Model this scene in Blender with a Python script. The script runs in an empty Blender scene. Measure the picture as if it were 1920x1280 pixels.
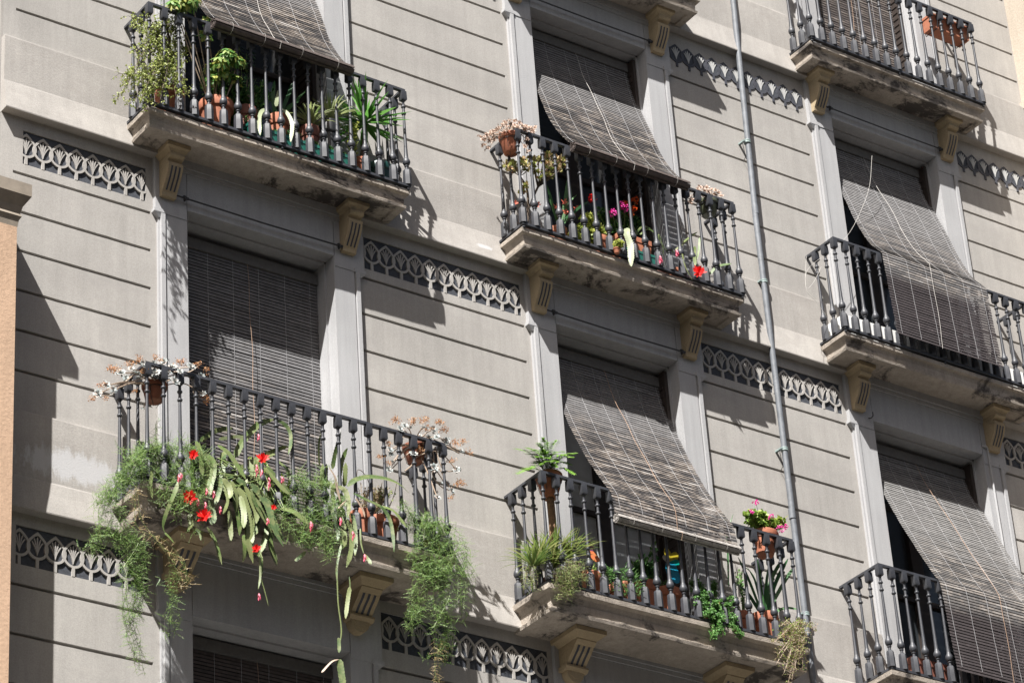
import bpy, math, random
from math import sin, cos, pi, radians
from mathutils import Vector, Matrix, noise as mnoise
S = bpy.context.scene
col = S.collection
random.seed(7)
# ------------------------------------------------------------------ camera, world, sun, exposure
CX, CY, CZ = -11.1115, -19.0057, -14.8901
RX, RY, RZ, FPX = .5291, -.0731, -.6472, 5925.08
def cam_axes():
    a = Matrix(((cos(RZ), sin(RZ), 0), (-sin(RZ), cos(RZ), 0), (0, 0, 1)))
    b = Matrix(((1, 0, 0), (0, cos(RX), sin(RX)), (0, -sin(RX), cos(RX))))
    m = b @ a
    X, Y, Z = m[0], m[1], m[2]
    c, s = cos(RY), sin(RY)
    return c*X + s*Z, Y, -s*X + c*Z
AX, AY, AZ = cam_axes()
cam = bpy.data.cameras.new('camera'); co = bpy.data.objects.new('camera', cam); col.objects.link(co)
cam.sensor_width = 36; cam.lens = FPX/1920*36; cam.clip_end = 500; cam.clip_start = .1
M3 = Matrix((AX, AZ, -AY)).transposed()
co.matrix_world = Matrix.Translation((CX, CY, CZ)) @ M3.to_4x4()
S.camera = co
SUN = Vector((1.36, 1, -2.37)).normalized()
w = bpy.data.worlds.new('World'); S.world = w; w.use_nodes = True
nt = w.node_tree; bg = nt.nodes['Background']
sky = nt.nodes.new('ShaderNodeTexSky'); sky.sky_type = 'NISHITA'; sky.sun_disc = False
sky.sun_elevation = math.asin(-SUN.z); sky.sun_rotation = math.atan2(-SUN.x, -SUN.y)
sky.air_density = .8; sky.dust_density = 2.5; sky.ozone_density = .5
wb = nt.nodes.new('ShaderNodeMix'); wb.data_type = 'RGBA'; wb.blend_type = 'MULTIPLY'; wb.inputs[0].default_value = 1
wb.inputs[7].default_value = (1.10, 1.0, .86, 1)      # white balance of the daylight
nt.links.new(sky.outputs[0], wb.inputs[6]); nt.links.new(wb.outputs[2], bg.inputs[0]); bg.inputs[1].default_value = .05
sl = bpy.data.lights.new('sun', 'SUN'); so = bpy.data.objects.new('sun', sl); col.objects.link(so)
sl.energy = 5; sl.angle = radians(.5); sl.color = (1, .975, .94)
so.rotation_euler = SUN.to_track_quat('-Z', 'Y').to_euler()
S.view_settings.view_transform = 'Standard'; S.view_settings.look = 'None'
S.view_settings.exposure = 1.32; S.view_settings.gamma = 1

def at(u, v, y):
    """world point on the vertical plane y seen at photo pixel (u, v) - used to measure real positions"""
    d = AX*((u-960)/FPX) + AY - AZ*((v-640)/FPX)
    t = (y-CY)/d.y
    return Vector((CX, CY, CZ)) + d*t

# ------------------------------------------------------------------ materials
def new_mat(name):
    m = bpy.data.materials.new(name); m.use_nodes = True
    n = m.node_tree; p = n.nodes['Principled BSDF']
    return m, n, p
def ramp(n, stops):
    r = n.nodes.new('ShaderNodeValToRGB'); e = r.color_ramp.elements
    while len(e) < len(stops): e.new(.5)
    for k, (pos, c) in enumerate(stops): e[k].position = pos; e[k].color = (*c, 1)
    return r
def noise_tex(n, scale, detail=6, rough=.6, vec=None, stretch=None, dist=0):
    t = n.nodes.new('ShaderNodeTexNoise'); t.inputs['Scale'].default_value = scale
    t.inputs['Detail'].default_value = detail; t.inputs['Roughness'].default_value = rough
    t.inputs['Distortion'].default_value = dist
    if vec is None:
        tc = n.nodes.new('ShaderNodeTexCoord'); vec = tc.outputs['Object']
    if stretch:
        mp = n.nodes.new('ShaderNodeMapping'); mp.inputs['Scale'].default_value = stretch
        n.links.new(vec, mp.inputs[0]); vec = mp.outputs[0]
    n.links.new(vec, t.inputs['Vector'])
    return t
def mix(n, a, b, fac, mode='MIX'):
    m = n.nodes.new('ShaderNodeMix'); m.data_type = 'RGBA'; m.blend_type = mode
    if isinstance(fac, (int, float)): m.inputs[0].default_value = fac
    else: n.links.new(fac, m.inputs[0])
    for k, x in ((6, a), (7, b)):
        if isinstance(x, tuple): m.inputs[k].default_value = (*x, 1)
        else: n.links.new(x, m.inputs[k])
    return m.outputs[2]
def bump(n, p, tex, strength, dist=.01):
    b = n.nodes.new('ShaderNodeBump'); b.inputs['Strength'].default_value = strength
    b.inputs['Distance'].default_value = dist
    n.links.new(tex, b.inputs['Height']); n.links.new(b.outputs[0], p.inputs['Normal'])
def c3(c, k): return tuple(x*k for x in c)
def stucco(name, c, var=.16, bumpk=.35, stain=None, stain_lo=.55, stain_hi=.75, streak=.5, fine=90):
    m, n, p = new_mat(name)
    big = noise_tex(n, .9, 5, .6)
    st = noise_tex(n, 2.2, 6, .65, stretch=(7, 7, .45))
    a = ramp(n, [(.3, c3(c, 1-var)), (.7, c3(c, 1+var*.7))]); n.links.new(big.outputs[0], a.inputs[0])
    b = ramp(n, [(.3, (1-.28*streak,)*3), (.65, (1.05,)*3)]); n.links.new(st.outputs[0], b.inputs[0])
    o = mix(n, a.outputs[0], b.outputs[0], 1, 'MULTIPLY')
    f = noise_tex(n, fine, 4, .7)
    fr = ramp(n, [(.35, (.88, .88, .88)), (.65, (1.08, 1.08, 1.08))]); n.links.new(f.outputs[0], fr.inputs[0])
    o = mix(n, o, fr.outputs[0], 1, 'MULTIPLY')
    if stain:
        s = noise_tex(n, 1.7, 8, .72, stretch=(1, 1, 1.6), dist=.4)
        sr = ramp(n, [(stain_lo, (0, 0, 0)), (stain_hi, (1, 1, 1))]); n.links.new(s.outputs[0], sr.inputs[0])
        o = mix(n, o, stain, sr.outputs[0])
    n.links.new(o, p.inputs['Base Color']); p.inputs['Roughness'].default_value = .9
    p.inputs['Specular IOR Level'].default_value = .2
    bump(n, p, f.outputs[0], bumpk, .006)
    return m
WALL = stucco('wall_render', (.372, .355, .333), var=.16, stain=(.30, .285, .27), stain_lo=.52, stain_hi=.8, streak=.3, bumpk=.22)
BAND = stucco('band_render', (.365, .345, .322), var=.22, stain=(.29, .27, .25), stain_lo=.5, stain_hi=.75, bumpk=.4, streak=.3)
def patches(m, spots):
    """pale lime bloom where damp has come through the render: (x, z, rx, rz) in the wall's own coordinates"""
    n = m.node_tree; p = n.nodes['Principled BSDF']; src = p.inputs['Base Color'].links[0].from_socket
    tc = n.nodes.new('ShaderNodeTexCoord'); nz = noise_tex(n, 5, 8, .8, stretch=(2.2, 2.2, .6)); o = src
    for x, z, rx, rz in spots:
        mp = n.nodes.new('ShaderNodeMapping'); mp.vector_type = 'POINT'
        mp.inputs['Location'].default_value = (-x/rx, 0, -z/rz); mp.inputs['Scale'].default_value = (1/rx, 0, 1/rz)
        n.links.new(tc.outputs['Object'], mp.inputs[0])
        ln = n.nodes.new('ShaderNodeVectorMath'); ln.operation = 'LENGTH'; n.links.new(mp.outputs[0], ln.inputs[0])
        a = n.nodes.new('ShaderNodeMath'); a.operation = 'MULTIPLY_ADD'; a.inputs[1].default_value = 2.6; n.links.new(nz.outputs[0], a.inputs[0])
        b = n.nodes.new('ShaderNodeMath'); b.operation = 'MULTIPLY'; b.inputs[1].default_value = -1; n.links.new(ln.outputs['Value'], b.inputs[0]); n.links.new(b.outputs[0], a.inputs[2])
        r = ramp(n, [(.42, (0, 0, 0)), (.75, (.8, .8, .8))]); n.links.new(a.outputs[0], r.inputs[0])
        o = mix(n, o, (.48, .48, .49), r.outputs[0])
    n.links.new(o, p.inputs['Base Color'])
patches(BAND, [(-1.05-4.3, -3.30+16.5, .55, .17), (3.00-4.3, -.08+16.5, .10, .03)])
TRIM = stucco('surround_render', (.385, .385, .39), var=.1, streak=.35, fine=120)
OCHRE = stucco('console_render', (.39, .31, .20), var=.22, streak=.3, stain=(.17, .14, .10), stain_lo=.58, stain_hi=.75)
SLAB = stucco('slab_stone', (.40, .352, .30), var=.3, bumpk=1, stain=(.075, .066, .060), stain_lo=.53, stain_hi=.60, streak=.8, fine=70)
ORANGE = stucco('neighbour_render', (.47, .325, .225), var=.12, bumpk=.6, streak=.2, fine=45)
PALE = stucco('pale_neighbour_render', (.42, .365, .30), var=.08, bumpk=.4, streak=.2, fine=50)
GREYW = stucco('shade_dark_neighbour_render', (.11, .108, .105), var=.1)  # dark grey stands in for shade on the set-back wall
def plain(name, c, rough=.6, metal=0, nscale=30, var=.15, bumpk=.1, spec=.5, spots=None):
    m, n, p = new_mat(name)
    t = noise_tex(n, nscale, 5, .65)
    r = ramp(n, [(.3, c3(c, 1-var)), (.7, c3(c, 1+var))]); n.links.new(t.outputs[0], r.inputs[0])
    o = r.outputs[0]
    if spots:
        s = noise_tex(n, nscale*.35, 7, .75); sr = ramp(n, [(.56, (0, 0, 0)), (.72, (1, 1, 1))]); n.links.new(s.outputs[0], sr.inputs[0])
        o = mix(n, o, spots, sr.outputs[0])
    n.links.new(o, p.inputs['Base Color']); p.inputs['Roughness'].default_value = rough
    p.inputs['Metallic'].default_value = metal; p.inputs['Specular IOR Level'].default_value = spec
    if bumpk: bump(n, p, t.outputs[0], bumpk, .003)
    return m
FRBG = plain('frieze_ground_paint', (.045, .05, .062), .8, nscale=50, var=.3, bumpk=1)
FRDK = plain('frieze_dark_paint', (.05, .052, .065), .7, nscale=20, var=.2)
FRLT = plain('frieze_pale_paint', (.42, .42, .41), .8, nscale=20, var=.1)
IRON = plain('railing_paint', (.038, .040, .047), .5, nscale=22, var=.3, bumpk=.25, spots=(.062, .062, .066))
IROND = plain('iron_rod', (.03, .03, .032), .6)
ZINC = plain('downpipe_zinc', (.125, .135, .15), .6, .0, nscale=12, var=.25, spots=(.22, .23, .245))
COPPER = plain('bracket_verdigris', (.22, .28, .27), .6)
DOOR = plain('door_wood', (.035, .026, .022), .5, nscale=10)
WHITED = plain('door_white', (.42, .44, .46), .55, nscale=10)
CURT = plain('curtain_cloth', (.5, .52, .54), .9, nscale=6)
ROOM = plain('room_dark', (.03, .028, .027), .9)
TERRA = plain('terracotta', (.35, .125, .068), .8, nscale=22, var=.16, bumpk=.3, spots=(.46, .24, .15))
TERRAD = plain('brown_pot', (.17, .06, .04), .7, nscale=22, var=.2)
TERRAM = plain('shade_toned_terracotta', (.24, .085, .048), .8, nscale=22, var=.2, bumpk=.3, spots=(.32, .2, .14))  # terracotta darkened in its colour for the shade on the rosette pots
GREENP = plain('green_plastic', (.012, .11, .085), .4, nscale=12, var=.2)
BLACKP = plain('black_plastic', (.015, .016, .018), .4)
OLIVEP = plain('glazed_olive', (.10, .11, .07), .35, nscale=40, var=.3)
SOIL = plain('soil', (.035, .025, .018), .95, nscale=60, var=.4, bumpk=1)
WHITEM = plain('white_marble', (.72, .72, .70), .5, nscale=8, var=.06)
ASPH = plain('street_asphalt', (.055, .054, .052), .9, nscale=3)
PAVE = plain('pavement_stone', (.24, .235, .22), .85, nscale=4)
ROPE_S = plain('string_grey', (.42, .42, .43), .9)
ROPE_T = plain('rope_tan', (.40, .27, .19), .9)
ROPE_W = plain('rope_white', (.50, .48, .45), .9)
BARK = plain('bark', (.10, .075, .055), .9, nscale=40, var=.35, bumpk=.8)
COIR = plain('coir_pole', (.17, .10, .055), .95, nscale=45, var=.45, bumpk=1)
def glass():
    m, n, p = new_mat('window_glass')
    p.inputs['Base Color'].default_value = (.03, .035, .04, 1); p.inputs['Roughness'].default_value = .08
    p.inputs['Specular IOR Level'].default_value = .6
    return m
GLASS = glass()
def leafmat(name, stops, rough=.5, trans=.35, vein=None, spec=.4):
    """stops: colours spread over single leaves at random"""
    m, n, p = new_mat(name)
    g = n.nodes.new('ShaderNodeNewGeometry')
    r = ramp(n, [(i/max(1, len(stops)-1), c) for i, c in enumerate(stops)])
    n.links.new(g.outputs['Random Per Island'], r.inputs[0])
    o = r.outputs[0]
    if vein:
        t = noise_tex(n, vein[1], 3, .6); vr = ramp(n, [(.45, (0, 0, 0)), (.6, (1, 1, 1))]); n.links.new(t.outputs[0], vr.inputs[0])
        o = mix(n, o, vein[0], vr.outputs[0])
    n.links.new(o, p.inputs['Base Color']); p.inputs['Roughness'].default_value = rough
    p.inputs['Specular IOR Level'].default_value = spec
    tr = n.nodes.new('ShaderNodeBsdfTranslucent'); n.links.new(o, tr.inputs[0])
    ms = n.nodes.new('ShaderNodeMixShader'); ms.inputs[0].default_value = trans
    n.links.new(p.outputs[0], ms.inputs[1]); n.links.new(tr.outputs[0], ms.inputs[2])
    n.links.new(ms.outputs[0], n.nodes['Material Output'].inputs[0])
    return m
G = dict(
    shrub=leafmat('leaf_yellow_green', [(.20, .27, .05), (.32, .38, .09), (.42, .45, .16), (.14, .20, .04)]),
    scheff=leafmat('leaf_variegated', [(.07, .19, .04), (.13, .30, .06), (.50, .47, .12), (.09, .24, .06), (.34, .40, .12)]),
    dark=leafmat('leaf_dark_green', [(.025, .09, .02), (.04, .13, .035), (.08, .20, .05), (.12, .24, .06)]),
    strap=leafmat('leaf_strap_green', [(.04, .13, .05), (.07, .20, .07), (.11, .24, .09)], rough=.4),
    yucca=leafmat('leaf_bright_blade', [(.07, .22, .03), (.11, .30, .05), (.16, .36, .08), (.05, .16, .03)], rough=.35),
    spider=leafmat('leaf_striped', [(.30, .36, .14), (.45, .48, .24), (.14, .24, .06), (.50, .50, .33)]),
    fern=leafmat('fern_green', [(.12, .27, .03), (.19, .37, .05), (.27, .44, .09)]),
    asp=leafmat('asparagus_green', [(.07, .17, .035), (.13, .25, .05), (.22, .33, .08), (.10, .19, .06), (.26, .30, .10)], trans=.3),
    aspd=leafmat('asparagus_straw', [(.28, .20, .09), (.35, .27, .12), (.20, .13, .07)], trans=.2),
    cactus=leafmat('cactus_pad', [(.09, .15, .04), (.16, .22, .07), (.22, .25, .10), (.06, .11, .03), (.12, .18, .08), (.26, .28, .15)], trans=.15, rough=.5, vein=((.17, .20, .08), 22)),
    pad=leafmat('pale_cactus_pad', [(.29, .34, .19), (.34, .37, .24)], trans=.2),
    ech=leafmat('rosette_grey', [(.30, .34, .34), (.42, .42, .40), (.25, .31, .31), (.46, .36, .31)], trans=.08),
    echd=leafmat('rosette_dry', [(.46, .33, .26), (.56, .44, .36), (.36, .24, .18)], trans=.15),
    orangefl=leafmat('stalk_bud_orange', [(.50, .18, .07), (.42, .24, .09), (.55, .30, .18)]),
    stem=leafmat('stem_tan', [(.36, .27, .20), (.42, .33, .25)], trans=0),
    stemg=leafmat('stem_green', [(.14, .20, .06), (.20, .26, .09)], trans=0),
    jade=leafmat('jade_leaf', [(.22, .30, .06), (.38, .40, .12), (.55, .42, .25), (.40, .22, .10)], trans=.15, rough=.35),
    perl=leafmat('pelargonium_leaf', [(.16, .29, .05), (.26, .40, .07), (.40, .47, .12)]),
    lime=leafmat('lime_leaf', [(.38, .42, .08), (.48, .50, .14), (.20, .30, .06)]),
    ivy=leafmat('small_green_leaf', [(.07, .20, .04), (.12, .28, .07), (.20, .36, .12), (.05, .13, .03)]),
    dry=leafmat('dry_leaf', [(.34, .26, .15), (.25, .22, .08), (.42, .33, .20), (.20, .14, .09)]),
    grass=leafmat('olive_blade', [(.14, .23, .05), (.24, .31, .08), (.36, .36, .15), (.09, .17, .04), (.30, .36, .12)]),
    red=leafmat('petal_red', [(.75, .012, .012), (.85, .03, .02), (.60, .008, .01)], trans=.3),
    pink=leafmat('petal_pink', [(.70, .10, .20), (.80, .25, .32), (.62, .05, .14)], trans=.3),
    magenta=leafmat('petal_magenta', [(.80, .05, .42), (.85, .15, .50)], trans=.3),
    salmon=leafmat('petal_salmon', [(.72, .16, .10), (.80, .25, .18)], trans=.3),
    fruit=leafmat('petal_orange', [(.70, .14, .02), (.62, .08, .02)], trans=.3),
)
def slat_mat(name, upper, lower, split, bleach=.5):
    """wooden slats; UV.x = metres along the slat, UV.y = metres down the blind"""
    m, n, p = new_mat(name)
    uv = n.nodes.new('ShaderNodeUVMap'); uv.uv_map = 'UVMap'
    g = n.nodes.new('ShaderNodeNewGeometry')
    a = noise_tex(n, 1, 6, .7, vec=uv.outputs[0], stretch=(2.6, 32, 1))
    b = noise_tex(n, 1, 5, .6, vec=uv.outputs[0], stretch=(1.5, 3.5, 1))
    f = noise_tex(n, 1, 4, .7, vec=uv.outputs[0], stretch=(14, 160, 1))
    base = ramp(n, [(.3, c3(upper, .72)), (.7, c3(upper, 1.2))]); n.links.new(f.outputs[0], base.inputs[0])
    worn = ramp(n, [(.42, (.026, .024, .025)), (.49, (.075, .066, .062)), (.56, (.19, .16, .135)), (.66, (.35, .33, .31))]); n.links.new(a.outputs[0], worn.inputs[0])
    sep = n.nodes.new('ShaderNodeSeparateXYZ'); n.links.new(uv.outputs[0], sep.inputs[0])
    mr = n.nodes.new('ShaderNodeMapRange'); mr.inputs[1].default_value = split[0]; mr.inputs[2].default_value = split[1]
    n.links.new(sep.outputs[1], mr.inputs[0])
    ad = n.nodes.new('ShaderNodeMath'); ad.operation = 'ADD'; n.links.new(mr.outputs[0], ad.inputs[0])
    sb = n.nodes.new('ShaderNodeMath'); sb.operation = 'MULTIPLY_ADD'; sb.inputs[1].default_value = 1.6; sb.inputs[2].default_value = -.8
    n.links.new(b.outputs[0], sb.inputs[0]); n.links.new(sb.outputs[0], ad.inputs[1]); ad.use_clamp = True
    ml = n.nodes.new('ShaderNodeMath'); ml.operation = 'MULTIPLY'; ml.inputs[1].default_value = bleach; n.links.new(ad.outputs[0], ml.inputs[0])
    o = mix(n, base.outputs[0], worn.outputs[0], ml.outputs[0])
    lo = ramp(n, [(.3, c3(lower, .7)), (.62, lower), (.8, c3(lower, 2.2))]); n.links.new(f.outputs[0], lo.inputs[0])
    m2 = n.nodes.new('ShaderNodeMapRange'); m2.inputs[1].default_value = split[2]; m2.inputs[2].default_value = split[2]+.12
    n.links.new(sep.outputs[1], m2.inputs[0])
    o = mix(n, o, lo.outputs[0], m2.outputs[0])
    ir = ramp(n, [(0, (.86, .86, .86)), (1, (1.12, 1.12, 1.12))]); n.links.new(g.outputs['Random Per Island'], ir.inputs[0])
    o = mix(n, o, ir.outputs[0], 1, 'MULTIPLY')
    n.links.new(o, p.inputs['Base Color']); p.inputs['Roughness'].default_value = .75
    p.inputs['Specular IOR Level'].default_value = .3
    bump(n, p, f.outputs[0], .3, .003)
    return m

# ------------------------------------------------------------------ mesh helpers
class MB:
    def __init__(s): s.v = []; s.f = []; s.mi = []; s.m = 0; s.uv = None
    def face(s, pts):
        k = len(s.v); s.v += [tuple(p) for p in pts]; s.f.append(tuple(range(k, k+len(pts)))); s.mi.append(s.m)
    def addv(s, pts): k = len(s.v); s.v += [tuple(p) for p in pts]; return k
    def addf(s, f): s.f.append(tuple(f)); s.mi.append(s.m)
    def box(s, x0, x1, y0, y1, z0, z1):
        k = s.addv([(x0, y0, z0), (x1, y0, z0), (x1, y1, z0), (x0, y1, z0), (x0, y0, z1), (x1, y0, z1), (x1, y1, z1), (x0, y1, z1)])
        for f in ((0, 3, 2, 1), (4, 5, 6, 7), (0, 1, 5, 4), (1, 2, 6, 5), (2, 3, 7, 6), (3, 0, 4, 7)): s.addf([k+i for i in f])
    def obox(s, c, ax, ay, az):
        c = Vector(c); k = s.addv([c+ax*i+ay*j+az*l for l in (-1, 1) for i, j in ((-1, -1), (1, -1), (1, 1), (-1, 1))])
        for f in ((0, 3, 2, 1), (4, 5, 6, 7), (0, 1, 5, 4), (1, 2, 6, 5), (2, 3, 7, 6), (3, 0, 4, 7)): s.addf([k+i for i in f])
    def prism(s, prof, x0, x1):
        """profile [(y, z)] extruded along x"""
        n = len(prof); k = s.addv([(x0, y, z) for y, z in prof]+[(x1, y, z) for y, z in prof])
        for i in range(n): j = (i+1) % n; s.addf((k+i, k+j, k+n+j, k+n+i))
        s.addf([k+i for i in range(n)][::-1]); s.addf([k+n+i for i in range(n)])
    def lathe(s, prof, c, n=12, axis='z', cap=True, ph=0):
        """prof [(r, z)]"""
        c = Vector(c); k0 = len(s.v)
        for r, z in prof:
            for i in range(n):
                a = 2*pi*i/n+ph
                s.v.append((c.x+r*cos(a), c.y+r*sin(a), c.z+z))
        for j in range(len(prof)-1):
            for i in range(n):
                i2 = (i+1) % n
                s.addf((k0+j*n+i, k0+j*n+i2, k0+(j+1)*n+i2, k0+(j+1)*n+i))
        if cap:
            s.addf([k0+i for i in range(n)][::-1]); s.addf([k0+(len(prof)-1)*n+i for i in range(n)])
    def tube(s, pts, r, n=6, cap=True):
        pts = [Vector(p) for p in pts]; k0 = len(s.v); rs = r if isinstance(r, (list, tuple)) else [r]*len(pts)
        prev = None
        for i, p in enumerate(pts):
            d = (pts[min(i+1, len(pts)-1)]-pts[max(i-1, 0)])
            d = d.normalized() if d.length > 1e-9 else Vector((0, 0, 1))
            if prev is None: prev = d.orthogonal().normalized()
            u = prev-d*prev.dot(d)
            u = u.normalized() if u.length > 1e-6 else d.orthogonal().normalized()
            prev = u; v = d.cross(u)
            for j in range(n):
                a = 2*pi*j/n; s.v.append(tuple(p+(u*cos(a)+v*sin(a))*rs[i]))
        for i in range(len(pts)-1):
            for j in range(n):
                j2 = (j+1) % n; s.addf((k0+i*n+j, k0+i*n+j2, k0+(i+1)*n+j2, k0+(i+1)*n+j))
        if cap: s.addf([k0+j for j in range(n)][::-1]); s.addf([k0+(len(pts)-1)*n+j for j in range(n)])
    def build(s, name, mats, parent=None, smooth=False, loc=None, autosmooth=None):
        me = bpy.data.meshes.new(name)
        v = s.v
        if loc is not None: v = [(x-loc[0], y-loc[1], z-loc[2]) for x, y, z in v]
        me.from_pydata(v, [], s.f)
        if not isinstance(mats, (list, tuple)): mats = [mats]
        for m in mats: me.materials.append(m)
        if len(mats) > 1: me.polygons.foreach_set('material_index', s.mi)
        if smooth: me.polygons.foreach_set('use_smooth', [True]*len(me.polygons))
        if s.uv:
            ul = me.uv_layers.new(name='UVMap')
            fl = []
            for p in me.polygons:
                for li in p.loop_indices: fl += s.uv[me.loops[li].vertex_index]
            ul.data.foreach_set('uv', fl)
        me.update()
        if smooth and autosmooth: me.set_sharp_from_angle(angle=autosmooth)
        o = bpy.data.objects.new(name, me); col.objects.link(o)
        if parent: o.parent = parent
        if loc is not None: o.location = loc
        return o
def thing(name, label, cat, loc, group=None):
    o = bpy.data.objects.new(name, None); col.objects.link(o); o.location = loc; o.empty_display_size = .1
    o['label'] = label; o['category'] = cat
    if group: o['group'] = group
    return o
def part(mb, name, mats, parent, smooth=False, autosmooth=None):
    """mesh given in world coordinates, parented to an Empty whose place becomes its origin"""
    l = parent.location.copy(); pp = parent.parent
    while pp: l = l+pp.location; pp = pp.parent
    o = mb.build(name, mats, parent, smooth, loc=l, autosmooth=autosmooth)
    o.location = (0, 0, 0)
    return o

# ------------------------------------------------------------------ measured layout (metres; z = 0 is the floor of the middle row of balconies)
XC = [0., 3.7523, 7.4639]; OW = [1.4286, 1.3618, 1.4002]
LV = {0: -7.3, 1: -3.5764, 2: 0., 3: 3.4075, 4: 6.85}
PY = .036                                      # plane of the rendered wall panels
OPT = {1: -.75, 2: -.635, 3: -.568, 4: -.57}     # opening head below each slab
LEDGE = {1: .66, 2: .543, 3: .55, 0: .6}
BL, BR = -1.69, 10.34                          # ends of the facade
# ground far below
g = MB(); g.face([(-150, -150, -16.5), (150, -150, -16.5), (150, 150, -16.5), (-150, 150, -16.5)])
o = g.build('street', ASPH); o['kind'] = 'structure'
g = MB(); g.box(-60, 60, -3.2, .4, -16.49, -16.37)
o = g.build('pavement', PAVE); o['kind'] = 'structure'

ob = thing('added_sky_blocker', 'plain tan block added unseen behind the viewer to deepen the facade shadows', 'building', (0, -27, -16.5))  # added unseen block, cuts off low sky to deepen the facade shadows
g = MB(); g.box(-70, 70, -32, -22, -16.5, 5); part(g, 'wall', plain('sky_blocker_render', (.36, .30, .24), .9, nscale=2), ob)
bld = thing('apartment_building', 'grey rendered apartment building with rows of iron balconies and wooden blinds', 'building', (4.3, 0, -16.5))
# --- rendered wall panels with recessed grooves, one per bay and storey
def bays():
    xs = [(BL, XC[0]-.26)]
    for i in range(2): xs.append((XC[i]+OW[i]+.26, XC[i+1]-.26))
    xs.append((XC[2]+OW[2]+.26, BR))
    return xs
def wall_panel(x0, x1, lo, hi, left_margin, right_margin, hole=None):
    Llo, Lhi = LV[lo], LV[hi]
    top = Lhi-.19; bot = Llo+LEDGE[lo]
    if hi == 1: gz = [Lhi-.80-.405*k for k in range(8)]
    elif hi == 2: gz = [Lhi-.74-.3625*k for k in range(8)]
    else: gz = [Lhi-.74-.3615*k for k in range(8)]
    gz = [z for z in gz if z > bot+.06]
    a, b = x0+left_margin, x1-right_margin
    m = MB(); D = .032; H = .0135
    prof = [(PY, top)]
    for z in gz: prof += [(PY, z+H), (PY+D, z+H*.75), (PY+D, z-H*.75), (PY, z-H)]
    prof.append((PY, bot))
    for i in range(len(prof)-1):
        (y0, z0), (y1, z1) = prof[i], prof[i+1]
        if i == 0 and hole:
            fa, fb, fzb, fzt = hole; dp = .013; Y0 = PY
            for qa, qb, qc, qd in ((a, b, fzt, z0), (a, b, z1, fzb), (a, fa, fzb, fzt), (fb, b, fzb, fzt)):
                m.face([(qa, Y0, qc), (qb, Y0, qc), (qb, Y0, qd), (qa, Y0, qd)])
            m.face([(fa, Y0, fzt), (fb, Y0, fzt), (fb, Y0+dp, fzt), (fa, Y0+dp, fzt)]); m.face([(fa, Y0, fzb), (fa, Y0+dp, fzb), (fb, Y0+dp, fzb), (fb, Y0, fzb)])
            m.face([(fa, Y0, fzb), (fa, Y0, fzt), (fa, Y0+dp, fzt), (fa, Y0+dp, fzb)]); m.face([(fb, Y0, fzb), (fb, Y0+dp, fzb), (fb, Y0+dp, fzt), (fb, Y0, fzt)])
            continue
        ng = 40; xs_ = [a+(b-a)*q_/ng for q_ in range(ng+1)]
        def wob(x, z, e): return 0 if e or x in (xs_[0], xs_[-1]) else .0022*mnoise.noise(Vector((x*9, z*31, 2)))
        e0, e1 = i == 0 or (hole and i == 1), i == len(prof)-2
        for q_ in range(ng):
            xa, xb = xs_[q_], xs_[q_+1]
            m.face([(xa, y1, z1+wob(xa, z1, e1)), (xb, y1, z1+wob(xb, z1, e1)), (xb, y0, z0+wob(xb, z0, e0)), (xa, y0, z0+wob(xa, z0, e0))])
    # margins left and right of the grooves, and the groove ends
    for (p, q_) in ((x0, a), (b, x1)):
        if q_-p > .001: m.face([(p, PY, bot), (q_, PY, bot), (q_, PY, top), (p, PY, top)])
    for z in gz:
        for X in (a, b):
            m.face([(X, PY, z+H), (X, PY+D, z+H*.75), (X, PY+D, z-H*.75), (X, PY, z-H)])
    o = part(m, 'wall_panel', WALL, bld)
    # base course with a slightly proud face and flared cornice below it
    yb = PY-.04; yc = PY-.047
    m = MB(); n = max(2, int((x1-x0)/.06))
    def row(y, z, amp): return [(x0+(x1-x0)*i/n, y+amp*mnoise.noise(Vector((x0+i*.13, z*3, 1))), z+amp*.8*mnoise.noise(Vector((x0+i*.21, z*3, 5)))) for i in range(n+1)]
    rows = [row(PY+.02, bot+.001, .004), row(yb+.003, bot, .004), row(yb+.001, bot-.012, .003), row(yb, bot-.16, .001), row(yb, Llo+.095, 0), row(yc+.004, Llo+.080, .002), row(yc-.012, Llo-.02, .0), row(yc-.032, Llo-.13, 0), row(yc-.042, Llo-.19, .002), row(yc-.040, Llo-.20, .002), row(PY+.02, Llo-.20, 0)]
    for i in range(len(rows)-1):
        for j in range(n):
            m.face([rows[i+1][j], rows[i+1][j+1], rows[i][j+1], rows[i][j]])
    for X in (0, n): m.face([r_[X] for r_ in rows] if X == 0 else [r_[X] for r_ in rows][::-1])
    part(m, 'cornice_band', BAND, bld)
BY = bays()
for lo, hi in ((0, 1), (1, 2), (2, 3), (3, 4)):
    for i, (x0, x1) in enumerate(BY):
        L_ = LV[hi]; ho = None
        if hi in (1, 2): ho = (x0+(.075 if i else .20), x1-((.085 if i < 3 else .1) if i else .105), L_-(.630 if hi == 1 else .640), L_-(.305 if hi == 1 else .318))
        wall_panel(x0, x1, lo, hi, .115 if i == 0 else .02, .02 if i == 3 else .065, ho)
# wall thickness behind the panels (keeps the rooms dark)
m = MB()
for i, (x0, x1) in enumerate(BY): m.box(x0-(.0 if i == 0 else .2), x1+(.0 if i == 3 else .2), PY+.05, .46, -7.6, 7.4)
part(m, 'wall_core', WALL, bld)
m = MB(); m.box(BL, BR, 1.9, 2.1, -7.6, 7.4)
for L in LV.values(): m.box(BL, BR, .47, 1.9, L-.25, L-.02)
m.box(BL, BR, .0+.47, 2.1, 7.35, 7.5)
m.box(BL+.01, BL+.2, .47, 1.9, -7.6, 7.35); m.box(BR-.2, BR-.01, .47, 1.9, -7.6, 7.35)
part(m, 'room_interior', ROOM, bld)
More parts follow.
